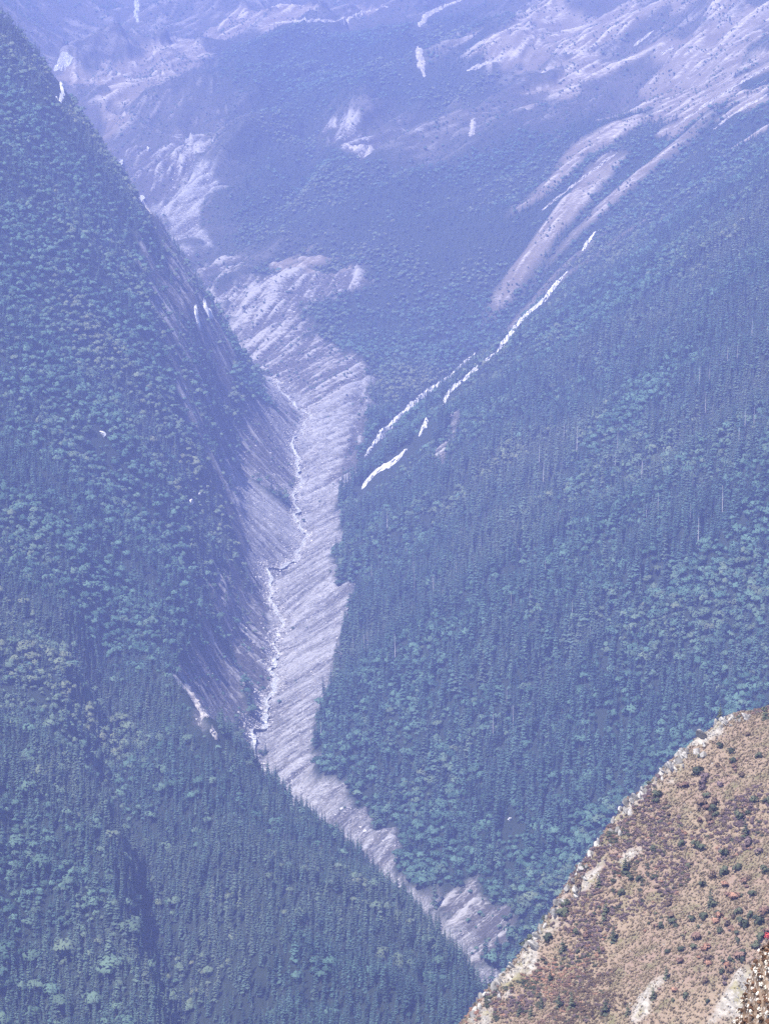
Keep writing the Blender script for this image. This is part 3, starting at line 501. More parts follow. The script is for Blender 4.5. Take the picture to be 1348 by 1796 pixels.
def scatter_group(coll):
    g = bpy.data.node_groups.new('scatter_' + coll.name, 'GeometryNodeTree')
    g.interface.new_socket('Geometry', in_out='INPUT', socket_type='NodeSocketGeometry'); g.interface.new_socket('Geometry', in_out='OUTPUT', socket_type='NodeSocketGeometry')
    gi = g.nodes.new('NodeGroupInput'); go = g.nodes.new('NodeGroupOutput')
    ci = g.nodes.new('GeometryNodeCollectionInfo'); ci.inputs[0].default_value = coll; ci.inputs[1].default_value = True; ci.inputs[2].default_value = True
    ip = g.nodes.new('GeometryNodeInstanceOnPoints'); ip.inputs['Pick Instance'].default_value = True
    def na(nm, ty):
        n = g.nodes.new('GeometryNodeInputNamedAttribute'); n.data_type = ty; n.inputs[0].default_value = nm; return n.outputs[0]
    g.links.new(gi.outputs[0], ip.inputs['Points']); g.links.new(ci.outputs[0], ip.inputs['Instance'])
    g.links.new(na('pick', 'INT'), ip.inputs['Instance Index']); g.links.new(na('turn', 'FLOAT_VECTOR'), ip.inputs['Rotation']); g.links.new(na('size', 'FLOAT_VECTOR'), ip.inputs['Scale'])
    g.links.new(ip.outputs[0], go.inputs[0])
    return g

def scatter(name, group, P, pick, turn, size, tint, label, cat):
    me = bpy.data.meshes.new(name); n = len(P); me.vertices.add(n); me.vertices.foreach_set('co', P.astype(np.float32).ravel())
    for k, ty, key, A in (('pick', 'INT', 'value', pick.astype(np.int32)), ('turn', 'FLOAT_VECTOR', 'vector', turn.astype(np.float32)), ('size', 'FLOAT_VECTOR', 'vector', size.astype(np.float32)), ('tint', 'FLOAT', 'value', tint.astype(np.float32))):
        me.attributes.new(k, ty, 'POINT').data.foreach_set(key, A.ravel())
    o = link(name, me); md = o.modifiers.new('scatter', 'NODES'); md.node_group = group
    return tag(o, label, cat, kind='stuff')

# ---------------------------------------------------------------- the valley
F = valley_field(); ZB = valley_base(F)
Z, ZN, st_f, st_r, bed, crag = valley_detail(F, ZB)
streak01 = np.clip(0.5 + 0.20*st_f + 0.10*st_r, 0, 1)
rockmask = np.clip(ZN['rough'] + ZN['cliff']*crag, 0, 1)
zones = np.stack([np.clip(ZN['scree'] + .8*bed, 0, 1), rockmask, ZN['meadow']], -1)
tag(link('mountain_terrain', grid_mesh('mountain_terrain', F.X, F.Y, Z, valley_material(), {'zones': zones, 'streak': streak01, 'heath': ZN['heath']})), kind='structure')
def H(x, y): return F.sample(Z, np.asarray(x, float), np.asarray(y, float))
def h1(x, y): return float(H(np.array([x]), np.array([y]))[0])

# the stream
ys = np.arange(2100.0, 5400.0, 3.0); cx = stream_x(ys); hwid = 3.0 + 4.0*vnoise(ys/23.0, ys*0, 3) + 3.0*vnoise(ys/7.0, ys*0, 4) + 3.2*np.exp(-((ys - 2745)/35.0)**2) + 1.2 + 2.0*np.exp(-((ys - 2610)/40.0)**2)
hwid = np.maximum(hwid - 1.0, 2.0); off = np.linspace(-1, 1, 7)[None, :]
SX = cx[:, None] + off*hwid[:, None]; SY = np.repeat(ys[:, None], 7, 1); SZ = F.sample(Z, cx[:, None] + 0*SX, SY) + .5 + .35*vnoise(SX/2.1, SY/2.1, 8) + .3*np.abs(off)
tag(link('stream', grid_mesh('stream', SX, SY, SZ, M_WATER, {})), kind='structure')

# bare rock ribs, scars and cascades: jagged walls standing out of the slope
RIB_INFO = {
 'A': ('rock_rib', 'bright white bare rock rib, highest and longest on the right forested slope', 'rock rib'),
 'A2': ('rock_rib', 'broken white rock rib continuing downhill from the longest rib on right slope', 'rock rib'),
 'B': ('rock_rib', 'long pale rock rib running parallel along the ravine edge towards the scree', 'rock rib'),
 'C': ('rock_rib', 'short stubby white rock rib, lowest one beside the ravine mouth', 'rock rib'),
 'D': ('rock_rib', 'tiny pale rock rib between the two lower ribs on the right slope', 'rock rib'),
 'E': ('waterfall', 'thin white waterfall at the top edge of the photo, upper left', 'waterfall'),
 'Fc': ('waterfall', 'small white cascade just behind the left ridge, upper left', 'waterfall'),
 'G': ('rock_rib', 'small white rock outcrop on the upper left ridge line below the cascade', 'rock rib'),
 'H': ('debris_chute', 'long pale debris chute slanting down from the upper right edge', 'debris chute'),
 'H2': ('debris_chute', 'faint pale debris chute lower down the upper right mountainside', 'debris chute'),
 'I': ('debris_chute', 'short pale debris chute at the right edge below the long one', 'debris chute'),
 'J': ('debris_chute', 'short bright debris chute among the upper right meadows, left of its twin', 'debris chute'),
 'K': ('debris_chute', 'short bright debris chute among the upper right meadows, right of its twin', 'debris chute'),
 'L': ('rock_rib', 'small grey rock rib above the top of the longest white rib', 'rock rib'),
 'M': ('landslide_scar', 'pale funnel shaped landslide scar in the far top forest', 'landslide scar'),
 'N': ('landslide_scar', 'small pale scar below the far meadow right of centre', 'landslide scar'),
 'O': ('rock_rib', 'white cliff outcrop on the left ridge edge, right one of a pair', 'rock rib'),
 'Q': ('rock_rib', 'white cliff outcrop on the left ridge edge, left one of a pair', 'rock rib'),
 'R': ('rock_rib', 'pale rock edge along the meadow at the top centre', 'rock rib'),
 'S': ('debris_chute', 'pale curved debris chute at the top, right of centre', 'debris chute'),
 'T': ('rock_rib', 'pale rock line at the left tip of the upper right meadow', 'rock rib'),
 'U': ('landslide_scar', 'pale broken rock scar in the middle of the far dark forest', 'landslide scar'),
 'W': ('rock_rib', 'bright white rock at the foot of the far scree, beside left ridge', 'rock rib'),
 'X': ('landslide_scar', 'white eroded scar above the stream at the left forest edge', 'landslide scar'),
 'Y': ('rock_rib', 'small white rock below the eroded scar at the left forest edge', 'rock rib')}
RIBPTS = []
def rib(key, pts, width, height, seed):
    R = random.Random(seed); P = np.array(pts, float); seg = np.hypot(*np.diff(P, axis=0).T); L = np.concatenate([[0], np.cumsum(seg)])
    n = max(8, int(L[-1]/3.0)); s = np.linspace(0, L[-1], n); x = np.interp(s, L, P[:, 0]); y = np.interp(s, L, P[:, 1])
    x = x + 3*vnoise(s/14.0, s*0 + seed, 5) ; tx = np.gradient(x); ty = np.gradient(y); l = np.hypot(tx, ty); nx, ny = -ty/l, tx/l
    prof = ((-1.0, -.55), (-.62, .35), (-.25, .85), (.05, 1.0), (.4, .7), (.8, .2), (1.1, -.6))
    vs, fs = [], []
    for i in range(n):
        tap = min(1, .25 + 2.2*min(i, n-1-i)/n*3); gap = 1 if key in ('A', 'B') or vnoise(np.array([s[i]/17.0]), np.array([seed*3.1]), 6)[0] > -.27 else .15
        for (o_, h_) in prof:
            wj = width*.5*tap*o_*R.uniform(.75, 1.3); hj = (height if key not in ('A','A2','B') else height*1.0)*tap*gap*h_*R.uniform(.6, 1.2) if h_ > 0 else h_*height*.6
            px = x[i] + nx[i]*wj + R.uniform(-1.3, 1.3); py = y[i] + ny[i]*wj + R.uniform(-1.5, 1.5); vs.append((px, py, hj))
        RIBPTS.append((x[i], y[i], width, height))
    V = np.array(vs); V[:, 2] += H(V[:, 0], V[:, 1]); m = len(prof)
    for i in range(n - 1):
        for k in range(m - 1): fs.append((i*m+k, (i+1)*m+k, (i+1)*m+k+1, i*m+k+1))
    fs += [tuple(range(m)), tuple((n-1)*m + k for k in reversed(range(m)))]
    o_ = Vector(V.mean(0)); nm, lab, cat = RIB_INFO[key]
    tag(link(nm, mesh(nm, [Vector(v) - o_ for v in V], fs, M_WATER if nm == 'waterfall' else M_PALE if nm == 'rock_rib' and key not in 'RTWY' else M_SCAR), loc=o_), lab, cat, None)
for k, (key, (pts, w_, hh)) in enumerate(RIBS.items()): rib(key, pts, w_*1.2, hh*1.25, k + 1)
RIBPTS = np.array(RIBPTS + [(q[0], q[1], q[2]*1.3, q[2]*1.6) for i_, q in enumerate(BOULDERS) if i_ in (0, 1, 2, 8)])

# ---------------------------------------------------------------- the woods
def candidates(cell, y0, y1, seed):
    R = np.random.default_rng(seed); hw = 0.158*y1 + 60
    gx, gy = np.meshgrid(np.arange(-hw, hw, cell), np.arange(y0, y1, cell)); gx = gx.ravel() + R.uniform(-.5, .5, gx.size)*cell; gy = gy.ravel() + R.uniform(-.5, .5, gy.size)*cell
    k = np.abs(gx) < 0.158*gy + 60
    return gx[k], gy[k], R
def zone(k, x, y): return F.sample(ZN[k], x, y)
def rib_cap(x, y):
    """only low growth stands right before the bare ribs: tallest tree each spot can carry"""
    cap = np.full(len(x), 99.0); RP = RIBPTS
    cells = {(int(a//20) + i, int(b_//20) + j) for a, b_, _, _ in RP for i in (-1, 0, 1) for j in range(-8, 2)}
    ix = (x//20).astype(int); iy = (y//20).astype(int)
    cand = np.array([k for k, q in enumerate(zip(ix.tolist(), iy.tolist())) if q in cells], int)
    for c0 in range(0, len(cand), 3000):
        c_ = cand[c0:c0+3000]; dx = np.abs(x[c_, None] - RP[None, :, 0]); dy = y[c_, None] - RP[None, :, 1]; w_ = RP[None, :, 2]
        lim = np.where((dx < w_*.5 + 3) & (np.abs(dy) < w_*.6 + 2), 0, np.where((dx < w_*.5 + 7) & (dy < 0) & (dy > -150), RP[None, :, 3]*.25 - dy*.17, 99.0))
        cap[c_] = lim.min(1)
    return cap

TREES = []
for cell, y0, y1, seed in ((5.7, 1480, 2350, 4), (6.4, 2350, 3000, 1), (7.0, 3000, 4400, 2), (8.2, 4400, 7200, 3)):
    x, y, R = candidates(cell, y0, y1, seed)
    sc_, ro_, cl_, me_ = (zone(k, x, y) for k in ('scree', 'rough', 'cliff', 'meadow'))
    patch = fbm(x, y, 90, 3, 71); dens = 0.96 - 0.35*np.clip(patch - .34, 0, 1)*2
    dens = np.where(me_ > .4, .06 + .75*np.clip(fbm(x, y, 34, 3, 73)*3.5 - .1, 0, 1), dens); hz_ = zone('heath', x, y); grade = np.clip((5900 - y)/1500, 0, 1)*np.clip((x + 100)/300, 0, 1)*(F.sample(st_r, x, y) < .5); dens = dens*(1 - hz_) + hz_*np.clip(.34 + .7*np.clip(fbm(x, y, 55, 4, 79)*3.2 - .15, 0, 1) + .7*grade, 0, .9); dens = np.where(cl_ > .4, .92 - .75*F.sample(crag, x, y), dens); dens = np.where(ro_ > .35, .22, dens); dens = np.where(sc_ > .2, .006, dens)
    keep = R.random(len(x)) < dens
    keep &= np.abs(x - stream_x(y)) > 9
    capall = rib_cap(x, y); keep &= capall > 1.6
    x, y = x[keep], y[keep]; small = ((ro_ > .35) | ((cl_ > .4) & (R.random(len(ro_)) < .5)) | (sc_ > .2) | (me_ > .4))[keep]
    right = x > stream_x(y)
    # which trees grow where
    pc = np.where(right, np.where(y < 2480, .32, np.where(y < 2620, .5, np.where(y < 3500, .78, .35))), np.where(y < 2350, .88, np.where(y < 2800, .5, .25)))
    pc = np.where(y > 4400, .55, pc)
    pc = np.clip(pc + 1.1*fbm(x, y, 130, 3, 75), .05, .97)
    con = (R.random(len(x)) < pc) & ~small
    hgt = np.where(con, np.where(right, 14 + 20*R.random(len(x))**1.3, 10.5 + 13*R.random(len(x))**1.2), 5.5 + 7.5*R.random(len(x))**1.5)
    high = np.clip((y - 3500)/900, 0, 1)*right; hgt = hgt*(1 - .5*high*(con*.6 + .4)); hgt = np.where(hz_[keep] > .3, hgt*np.where(R.random(len(x)) < .6, .4, .75), hgt); hgt = np.where(small, R.uniform(2.0, 5.5, len(x)), hgt)
    hgt = np.minimum(hgt, capall[keep])
    tint = np.clip(.10 + .9*fbm(x, y, 160, 3, 77) + .25*R.normal(size=len(x))*.6, 0, .8)
    gl = pchip([s_[0] for s_ in VALLEY], np.array([[s_[1][3][0]] for s_ in VALLEY]), y)[:, 0]      # the gully line
    corner = ~right & (y < 2150) & (x < gl - 4)
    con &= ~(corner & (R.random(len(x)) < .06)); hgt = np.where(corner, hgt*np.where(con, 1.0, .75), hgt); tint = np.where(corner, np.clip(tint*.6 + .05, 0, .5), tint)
    painted_shade_stand = (~right & ~corner & (y < 2420)) | (fbm(x, y, 210, 3, 83) > .16)  # right of the gully, darker trees paint its shade; noise stands vary tone
    spruce = con & (R.random(len(x)) < np.where(painted_shade_stand, .8, .22))
    TREES.append((x, y, con, hgt, tint, right, R.random(len(x)), spruce))
TX, TY, TC, TH, TT, TR, TU, TS = (np.concatenate(c_) for c_ in zip(*TREES))
TZ = H(TX, TY) - 0.2

def in_view(x, y, z):
    p = math.radians(-8); f = y*math.cos(p) + z*math.sin(p); u = -y*math.sin(p) + z*math.cos(p); tt = math.tan(math.radians(11))
    return (np.abs(x/f) < tt*.75*1.0) & (np.abs(u/f) < tt)
def seen(x, y, z, FF=None, ZZ=None):
    ok = np.ones(len(x), bool)
    for f in np.linspace(.55, .993, 60):
        yy = y*f; m_ = yy > 1390
        ok &= ~(m_ & (z*f < F.sample(Z, x*f, np.maximum(yy, 1390)) + 1.0))
    return ok
def behind_spur(x, y, z):
    bad = np.zeros(len(x), bool)
    for yy in np.arange(570, 800, 4.0):
        f = yy/y; bad |= z*f < FSP.sample(ZSP, x*f, np.full(len(x), yy))
    return bad

# near spur height field (needed for what it hides)
FSP = spur_field(); ZS0 = spur_base(FSP)
wxs = FSP.X + 4*fbm(FSP.X, FSP.Y, 7, 3, 191); wys = FSP.Y + 5*fbm(FSP.X, FSP.Y, 8, 3, 193)
rocky = np.zeros(FSP.X.shape, bool)
for p in SPUR_ROCKY: rocky |= inpoly(wxs, wys, p)
rocky = np.clip(blur(rocky.astype(float), 1.2)*np.clip(.75 + 2.6*fbm(FSP.X, FSP.Y, 6, 3, 195), 0, 1), 0, 1)
sp_r = FSP.streak(ZS0, blur(RNG.normal(size=FSP.X.shape), 2.2), 1.6, 12)
ZSP = ZS0 + .9*fbm(FSP.X, FSP.Y, 14, 4, 151) + .28*sp_r + rocky*(1.9*ridged(FSP.X*.8 + FSP.Y*.5, FSP.Y*.8 - FSP.X*.5, 5.0, 4, 155) + .35*fbm(FSP.X, FSP.Y, 1.8, 2, 157)) + .14*fbm(FSP.X, FSP.Y, 2.2, 2, 159)

vis = in_view(TX, TY, TZ + TH*.7) & seen(TX, TY, TZ + TH*.75)
vis &= ~behind_spur(TX, TY, TZ + TH*.75)
score = np.where(vis, TH/TY, 0)
single = np.zeros(len(TX), bool)
for kind in (True, False):
    i = np.where((TC == kind) & vis)[0]; i = i[np.argsort(-score[i])][:300]; single[i] = True
FOREST = proto_collection('wood_tree', [k.whole for k in CONIFERS + BROADS + SHADE_TONED_CONIFERS])
GW = scatter_group(FOREST)
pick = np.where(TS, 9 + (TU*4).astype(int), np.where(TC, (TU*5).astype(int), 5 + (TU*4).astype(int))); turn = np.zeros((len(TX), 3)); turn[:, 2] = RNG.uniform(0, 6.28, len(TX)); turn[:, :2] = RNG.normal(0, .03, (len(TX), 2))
wid = np.where(TC, RNG.uniform(.7, 1.25, len(TX)), RNG.uniform(1.0, 1.4, len(TX)))
size = np.stack([TH*wid, TH*wid, TH], -1)
P = np.stack([TX, TY, TZ], -1)
for nm, sel, lab in (('forest', ~TR & (TY < 2420), 'dense conifer forest covering the lower left slope and its spur'),
                     ('forest', ~TR & (TY >= 2420) & (TY < 4400), 'bluish mixed forest covering the high left mountainside'),
                     ('forest', TR & (TY < 4400), 'dense mixed forest covering the big right slope beside the scree'),
                     ('forest', TY >= 4400, 'distant hazy forest across the far mountainside at the top')):
    k = sel & ~single
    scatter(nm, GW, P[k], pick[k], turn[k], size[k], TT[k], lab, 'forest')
GRP = {True: 'largest conifers of the slopes', False: 'largest broadleaf trees of the slopes'}
def tree_label(con, x, y, z, right):
    p = math.radians(-8); f = y*math.cos(p) + z*math.sin(p); u = -y*math.sin(p) + z*math.cos(p); tt = math.tan(math.radians(11))
    across = .5 + x/f/tt/1.5; down = .5 - u/f/tt/2
    kind = 'dark pointed conifer' if con else 'rounded leafy tree'
    if right:
        where = ('beside the lower scree at the foot of the right slope' if across < .55 else 'on the right slope between the scree and the brown spur' if down > .72 else
                 'at the right edge just above the brown spur skyline' if across > .85 else 'in the right slope forest above the brown spur' if across > .68 else 'in the middle of the right slope forest')
    else:
        where = ('in the bottom left corner of the valley' if across < .15 and down > .86 else 'at the left edge above the bottom left corner' if across < .15 and down > .72 else
                 'high on the left slope above the dark gully' if down < .72 else 'along the dark gully of the lower left slope' if across < .30 else
                 'on the low end of the left spur beside the brown spur' if across > .5 and down > .88 else 'on the left spur crest beside the pale scree' if across > .4 else 'on the left spur face right of the dark gully')
    return '%s %s' % (kind, where), where
for i in np.where(single)[0]:
    con = bool(TC[i]); k = (CONIFERS + BROADS + SHADE_TONED_CONIFERS)[pick[i]]
    e = bpy.data.objects.new('conifer_tree' if con else 'broadleaf_tree', None); COL.objects.link(e)
    e.location = P[i]; e.rotation_euler = (0, 0, turn[i, 2]); e.scale = size[i]
    lab, where = tree_label(con, TX[i], TY[i], TZ[i] + TH[i]*.7, TR[i]); tag(e, lab, 'tree', GRP[con] + ' ' + where)
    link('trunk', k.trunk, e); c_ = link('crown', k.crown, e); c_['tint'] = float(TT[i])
# pale dead trunks standing out of the right forest
cand = np.where(TR & TC & vis & ~single & (TY > 2300) & (TY < 3050))[0]
for q, i in enumerate(RNG.choice(cand, 70, replace=False)):
    o = link('dead_tree', SNAG_MESH[q % 3], loc=(TX[i] + 2, TY[i] - 2, TZ[i])); hh = TH[i]*rnd.uniform(.95, 1.2); o.scale = (hh*.8, hh*.8, hh)
    tag(o, 'pale bare dead trunk standing in the right slope forest', 'dead tree', 'dead trunks in the right forest')

# ---------------------------------------------------------------- stones of the scree and the stream
RK = proto_collection('loose_stone', ROCKS); GR = scatter_group(RK)
def stones(name, x, y, s, label, zoff=.1):
    n = len(x); turn_ = np.stack([RNG.normal(0, .3, n), RNG.normal(0, .3, n), RNG.uniform(0, 6.28, n)], -1)
    scatter(name, GR, np.stack([x, y, H(x, y) - zoff*s], -1), RNG.integers(0, 5, n), turn_, s[:, None]*RNG.uniform(.7, 1.3, (n, 3)), np.zeros(n), label, 'stones')
x = RNG.uniform(-420, 120, 260000); y = RNG.uniform(2080, 5300, 260000)
k = (zone('scree', x, y) > .5) | ((zone('rough', x, y) > .5) & (RNG.random(len(x)) < .35)); x, y = x[k], y[k]
s = .5 + RNG.exponential(.6, len(x)); s = np.clip(s*np.clip(y/3000, .8, 1.6), .4, 4.6)
stones('scree_stones', x, y, s, 'pale loose stones lying on the scree slopes of the valley')
y = RNG.uniform(2150, 4300, 15000); x = stream_x(y) + RNG.normal(0, 5.5, len(y)); s = np.clip(.8 + RNG.exponential(.9, len(x)), .6, 4.5)
stones('stream_stones', x, y, s, 'pale stones crowding the bed of the stream', -.15)
for n_, (bx, by, bs) in enumerate(BOULDERS):
    lab = ('lone white boulder in the left slope forest, the upper left one', 'white boulder in the left slope forest below the lone upper one', 'single pale boulder among leafy trees of the right slope foot',
           'light round boulder at the right edge of the lower scree', 'pale boulder on the narrowing tail of the lower scree', 'dark edged boulder on the scree beside the right forest edge', 'big pale boulder in the stream at its middle bend',
           'pale block on the far eroded slope left of the far forest', 'small pale rock right of the white boulder in left forest')[n_]
    o = link('boulder', rock_mesh('boulder', 80 + n_, .85, M_PALE), loc=(bx, by, h1(bx, by) + bs*.3)); o.scale = (bs*1.35, bs*1.3, bs*1.5); tag(o, lab, 'boulder')
y = RNG.uniform(2240, 3600, 260); x = stream_x(y) + np.where(RNG.random(260) < .5, RNG.normal(0, 7, 260), RNG.uniform(4, 60, 260)); k = (zone('scree', x, y) > .3) | (np.abs(x - stream_x(y)) < 9)
for x_, y_ in zip(x[k], y[k]):
    s_ = rnd.uniform(1.6, 3.6); o = link('boulder', ROCKS[rnd.randrange(5)], loc=(x_, y_, h1(x_, y_) + s_*.12)); o.scale = (s_*1.2, s_, s_); o.rotation_euler = (rnd.uniform(-.3, .3), rnd.uniform(-.3, .3), rnd.uniform(0, 6))
    in_bed = abs(x_ - float(stream_x(np.array([y_]))[0])) < 9
    band = 'narrow lower tail' if y_ < 2450 else 'lowest bend' if y_ < 2800 else 'middle reach' if y_ < 3200 else 'upper reach'
    lab = ('pale boulder in the stream bed at its %s' if in_bed else 'pale boulder on the scree right of the stream, %s') % band
    tag(o, lab, 'boulder', ('boulders of the stream bed, %s' if in_bed else 'boulders of the right scree, %s') % band)

# ---------------------------------------------------------------- the near brown spur
tag(link('hillside_spur', grid_mesh('hillside_spur', FSP.X, FSP.Y, ZSP, spur_material(), {'rocky': rocky})), kind='structure')
def HS(x, y): return FSP.sample(ZSP, np.asarray(x, float), np.asarray(y, float))
def hs1(x, y): return float(HS(np.array([x]), np.array([y]))[0])
def colour_leaf(name, a, b_):
    m, t, b0 = material(name, .8, .2); r = N(t, 'ShaderNodeObjectInfo').outputs['Random']; t.links.new(mixc(t, r, a, b_), b0.inputs['Base Color']); return m
SHRUB_MATS = [colour_leaf('grey_green_leaves', (.045, .055, .035), (.10, .11, .065)), colour_leaf('russet_leaves', (.15, .09, .07), (.23, .145, .11)), colour_leaf('orange_leaves', (.27, .145, .095), (.38, .22, .15)),
              colour_leaf('mauve_leaves', (.12, .085, .088), (.19, .135, .135)), colour_leaf('brown_leaves', (.085, .06, .045), (.16, .11, .075)), colour_leaf('red_leaves', (.50, .07, .06), (.52, .09, .07))]
M_STRAW = colour_leaf('dry_grass', (.16, .122, .075), (.35, .275, .18))
SHRUBS = [[Kind('shrub', shrub_parts(60 + 7*c + s), SHRUB_MATS[c], 'stem', 'foliage') for s in range(3)] for c in range(6)]
SH_NAME = ['dark grey-green', 'russet', 'orange', 'mauve', 'brown', 'bright red']
def place(kind, name, loc, rz, scale, label, cat, group):
    e = bpy.data.objects.new(name, None); COL.objects.link(e); e.location = loc; e.rotation_euler = (0, 0, rz); e.scale = scale; tag(e, label, cat, group)
    link(kind.names[0], kind.trunk, e); link(kind.names[1], kind.crown, e)
def spur_part(y): return 'top' if y > 690 else ('upper part' if y > 660 else ('middle' if y > 630 else 'lower part'))
occupied = []
def put_shrub(x, y, s, c):
    part = spur_part(y); lab = '%s shrub growing on the %s of the brown spur' % (SH_NAME[c], part)
    if c == 5: lab = 'bright red shrub at the right edge of the brown spur'
    place(SHRUBS[c][rnd.randrange(3)], 'shrub', (x, y, hs1(x, y)), rnd.uniform(0, 6), (s*rnd.uniform(.85, 1.2), s*rnd.uniform(.85, 1.2), s*rnd.uniform(.8, 1.15)), lab, 'shrub', '%s shrubs on the %s of the spur' % (SH_NAME[c], part) if c != 5 else None)
for (x_, y_, s_, c_) in BUSHES: put_shrub(x_, y_, s_*.95, c_)
n_extra = 0
while n_extra < 230:
    yc = rnd.uniform(590, 718); xc = rnd.uniform(20, 112); kc = rnd.choices([0, 1, 2, 3, 4], [.38, .18, .08, .08, .28])[0]
    if not (.035 < xc/yc < .150) or vnoise(np.array([xc/16]), np.array([yc/22]), 177)[0] < rnd.uniform(-.2, .25): continue
    for q in range(rnd.choice([1, 1, 2, 4, 6, 9])):
        x_ = xc + rnd.gauss(0, 2.4); y_ = yc + rnd.gauss(0, 3.4)
        if float(FSP.sample(rocky, np.array([x_]), np.array([y_]))[0]) > .3: continue
        put_shrub(x_, y_, rnd.choice([.7, .9, 1.2, 1.6, 2.3])*rnd.uniform(.85, 1.2), kc if rnd.random() < .75 else rnd.choice([0, 1, 4])); n_extra += 1
SPUR_CON = {0: 'isolated dark conifer right of centre on the lower brown spur', 9: 'narrow dark conifer high on the spur beside the pale rocks', 12: 'small green conifer growing on the skyline top of the spur', 13: 'small green conifer at the right edge of the spur skyline', 1: 'tall grey-green conifer in the middle of the brown spur', 18: 'dark conifer among shrubs on the upper right of spur', 19: 'dark conifer among orange shrubs on the right of spur'}
SPUR_FIR = [Kind('small_conifer', conifer_parts(200 + s, .24, 11, .04), SHRUB_MATS[0]) for s in range(3)]
for n_, (x_, y_) in enumerate(SMALL_CONIFERS):
    hh = rnd.uniform(3.8, 6.0); place(SPUR_FIR[n_ % 3], 'small_conifer', (x_, y_, hs1(x_, y_)), rnd.uniform(0, 6), (hh, hh, hh), SPUR_CON.get(n_, 'small dark conifer in the loose row low on the brown spur'), 'tree', None if n_ in SPUR_CON else 'small conifers low on the spur')
# grass and dwarf scrub
def tuft(seed):
    R = random.Random(seed); vs, fs = [], []
    for k in range(9):
        a = R.uniform(0, 6.28); l = R.uniform(.25, .6); w_ = .07; b0 = len(vs); ca, sa = math.cos(a), math.sin(a)
        vs += [(-sa*w_, ca*w_, -.05), (sa*w_, -ca*w_, -.05), (.5*l*ca + sa*w_*.8, .5*l*sa - ca*w_*.8, .6), (l*ca, l*sa, R.uniform(.7, 1.0))]; fs += [(b0, b0+1, b0+2), (b0, b0+2, b0+3)]
    return mesh('tuft', vs, fs, M_STRAW)
GG = scatter_group(proto_collection('grass_tuft', [tuft(300 + k) for k in range(4)]))
SCR = [mesh('dwarf', k.crown.vertices and [v.co[:] for v in k.crown.vertices], [tuple(p.vertices) for p in k.crown.polygons][::2], SHRUB_MATS[c]) for c in (0, 1, 2, 4, 3) for k in SHRUBS[c][:1]]
GS = scatter_group(proto_collection('dwarf_scrub', SCR))
def spur_points(n, seed):
    R = np.random.default_rng(seed); y = R.uniform(566, 735, n); x = R.uniform(.022, .165, n)*y
    return x, y, R
x, y, R = spur_points(46000, 5); rk = FSP.sample(rocky, x, y); k = (rk < .4) | (R.random(len(x)) < .15); x, y = x[k], y[k]; n = len(x)
turn_ = np.stack([R.normal(0, .15, n), R.normal(0, .15, n), R.uniform(0, 6.28, n)], -1); s = R.uniform(.35, .8, n)
scatter('dry_grass', GG, np.stack([x, y, HS(x, y)], -1), R.integers(0, 4, n), turn_, np.stack([s*1.3, s*1.3, s], -1), np.zeros(n), 'dry straw coloured grass covering the near brown spur', 'grass')
x, y, R = spur_points(24000, 6); pn = fbm(x, y, 22, 4, 171); k = (R.random(len(x)) < .03 + 4.5*(pn - .05)) & (FSP.sample(rocky, x, y) < .5); x, y, pn = x[k], y[k], pn[k]; n = len(x)
hue = fbm(x, y, 25, 2, 173); pk = np.where(hue < -.15, 3, np.where(hue < .02, 1, np.where(hue < .12, 2, np.where(hue < .22, 0, 4)))); pk = np.where(R.random(n) < .35, R.integers(0, 5, n), pk)
turn_ = np.stack([0*x, 0*x, R.uniform(0, 6.28, n)], -1); s = R.uniform(.4, 1.25, n)
scatter('dwarf_scrub', GS, np.stack([x, y, HS(x, y) - .05], -1), pk, turn_, np.stack([s*1.2, s*1.2, s*.8], -1), np.zeros(n), 'low russet and brown scrub spread over the near spur', 'scrub')
# rocks of the crest
C = np.array(SPUR_CREST); seg = np.concatenate([[0], np.cumsum(np.hypot(*np.diff(C, axis=0).T))])
for q in range(295):
    s_ = rnd.uniform(0, seg[-1]); x_ = float(np.interp(s_, seg, C[:, 0])) + abs(rnd.gauss(0, 3.0)) - .8; y_ = float(np.interp(s_, seg, C[:, 1])) - abs(rnd.gauss(0, 2.5)) + .4
    r_ = rnd.choice([.7, .9, 1.1, 1.4, 2.0, 2.8, 3.4])*rnd.uniform(.8, 1.15)
    o = link('crest_rock', CREST_ROCKS[rnd.randrange(5)], loc=(x_, y_, hs1(x_, y_) + r_*.1)); o.scale = (r_*rnd.uniform(.5, .9), r_*rnd.uniform(.9, 1.5), r_*rnd.uniform(.8, 1.6)); o.rotation_euler = (rnd.uniform(-.3, .3), rnd.uniform(-.9, -.2), rnd.uniform(-.5, .7))
    part = spur_part(y_); tag(o, 'pale jagged rock on the left crest of the spur, %s' % part, 'rock', 'rocks on the spur crest, %s' % part)
x, y, R = spur_points(30000, 9); rk = FSP.sample(rocky, x, y); k = (rk > .4) & (R.random(len(x)) < .5) | (R.random(len(x)) < .012); x, y = x[k], y[k]; n = len(x); s = R.uniform(.25, .8, n)
turn_ = R.uniform(-.5, 6, (n, 3)); GC = scatter_group(proto_collection('crest_pebble', CREST_ROCKS)); scatter('crest_stones', GC, np.stack([x, y, HS(x, y) + .02], -1), R.integers(0, 5, n), turn_, np.repeat(s[:, None], 3, 1), np.zeros(n), 'pale stones strewn along the rocky crest of the spur', 'stones')

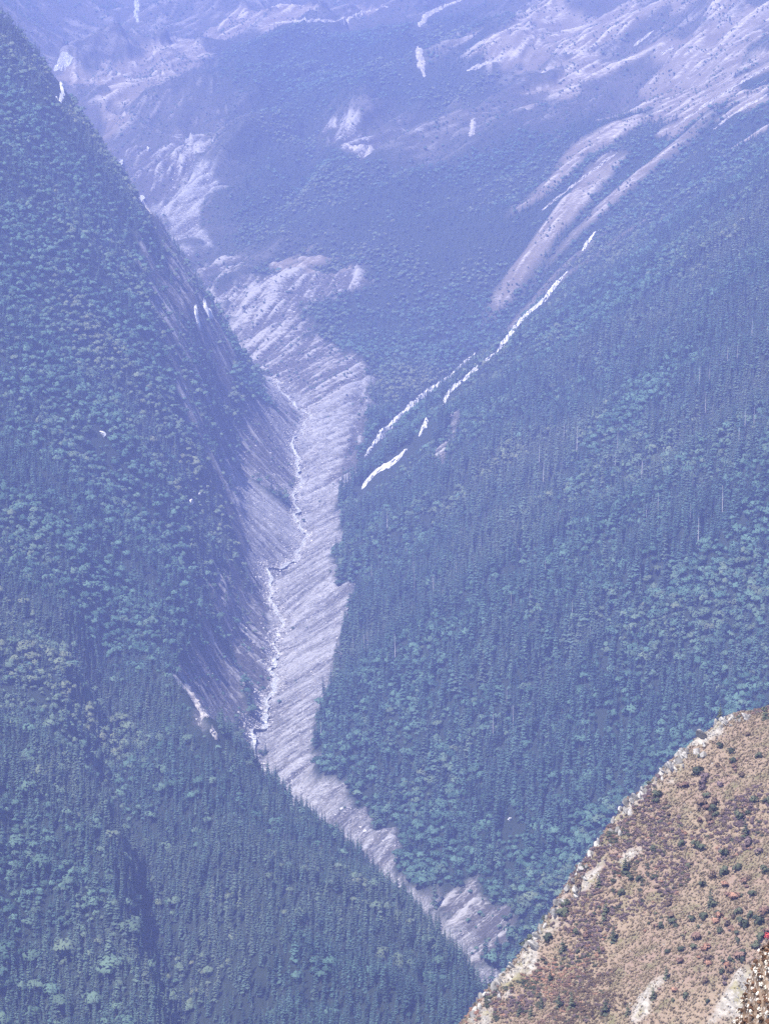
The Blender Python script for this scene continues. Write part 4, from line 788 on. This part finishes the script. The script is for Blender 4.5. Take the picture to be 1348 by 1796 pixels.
# ---------------------------------------------------------------- the rocky shoulder close to the viewer
gx, gy = np.meshgrid(np.arange(9.0, 42.0, .22), np.arange(72.0, 132.0, .3))
prof = -.7 + np.interp(gx - .5 + .35*fbm(gx, gy, 1.6, 3, 211) , (6, 13.3, 14.75, 15.35, 16.0, 18, 45), (-68, -43, -37.9, -36.2, -34.2, -32.3, -20))
gz = prof - .95*np.maximum(0, gy - 111) - .22*np.maximum(0, 111 - gy) + .35*fbm(gx, gy, 1.4, 4, 213)
M_SH, t, b = material('shoulder_rock', .95, .15); o = objvec(t); v1 = noise(t, 2.2, 5, .7, o); v2 = noise(t, 6.0, 4, .7, o)
c = mixc(t, remap(t, v1, .42, .58), (.07, .045, .03), (.24, .17, .12)); t.links.new(mixc(t, remap(t, v2, .56, .66), c, (.62, .58, .54)), b.inputs['Base Color'])
tag(link('near_shoulder', grid_mesh('near_shoulder', gx, gy, gz, M_SH, {})), kind='structure')
FK = lambda x, y: np.array([gz[min(gz.shape[0]-1, max(0, int(round((b_-72)/.3)))), min(gz.shape[1]-1, max(0, int(round((a-9)/.22))))] for a, b_ in zip(x, y)])
n = 14000; x = RNG.uniform(13.6, 22, n); y = RNG.uniform(90, 113, n)
M_LITTER = colour_leaf('withered_leaves', (.03, .018, .012), (.16, .085, .05)); M_LICH = colour_leaf('bleached_leaves', (.45, .40, .34), (.75, .70, .64))
def sprig(seed, mat):
    R_ = random.Random(seed); vs, fs = [], []; leaf_cloud(R_, vs, fs, (0, 0, .3), (.5, .5, .45), 16, .20); return mesh('sprig', vs, fs, mat)
GL = scatter_group(proto_collection('withered_sprig', [sprig(400, M_LITTER), sprig(401, M_LITTER), sprig(402, M_LITTER), sprig(403, M_LICH)]))
s = RNG.uniform(.08, .24, n)
scatter('withered_plants', GL, np.stack([x, y, FK(x, y)], -1), RNG.choice([0, 1, 2, 3], n, p=[.24, .24, .24, .28]), np.stack([0*x, 0*x, RNG.uniform(0, 6.28, n)], -1), np.repeat(s[:, None], 3, 1), np.zeros(n), 'withered brown and bleached plants on the near rocky shoulder', 'withered plants')

# ---------------------------------------------------------------- the air
top = max(float(Z.max()), 10.0) + 25; bot = min(float(Z.min()), float(ZSP.min()), float(gz.min())) - 3
hx = float(np.abs(F.X).max()) + 40
bm = bmesh.new(); bmesh.ops.create_cube(bm, size=1.0)
for v in bm.verts: v.co = Vector((v.co.x*2*hx, -60 if v.co.y < 0 else float(F.ys[-1]) + 60, bot if v.co.z < 0 else top))
me = bpy.data.meshes.new('haze'); bm.to_mesh(me); bm.free()
mh = bpy.data.materials.new('blue_haze'); mh.use_nodes = True; t = mh.node_tree; t.nodes.clear()
out = t.nodes.new('ShaderNodeOutputMaterial'); pv = t.nodes.new('ShaderNodeVolumePrincipled')
pv.inputs['Color'].default_value = HAZE_COLOUR; pv.inputs['Density'].default_value = HAZE_DENSITY; pv.inputs['Density Attribute'].default_value = ''; pv.inputs['Anisotropy'].default_value = 0.0
t.links.new(pv.outputs[0], out.inputs['Volume']); me.materials.append(mh)
tag(link('haze', me), 'thin blue haze filling the whole valley air', 'haze', kind='stuff')
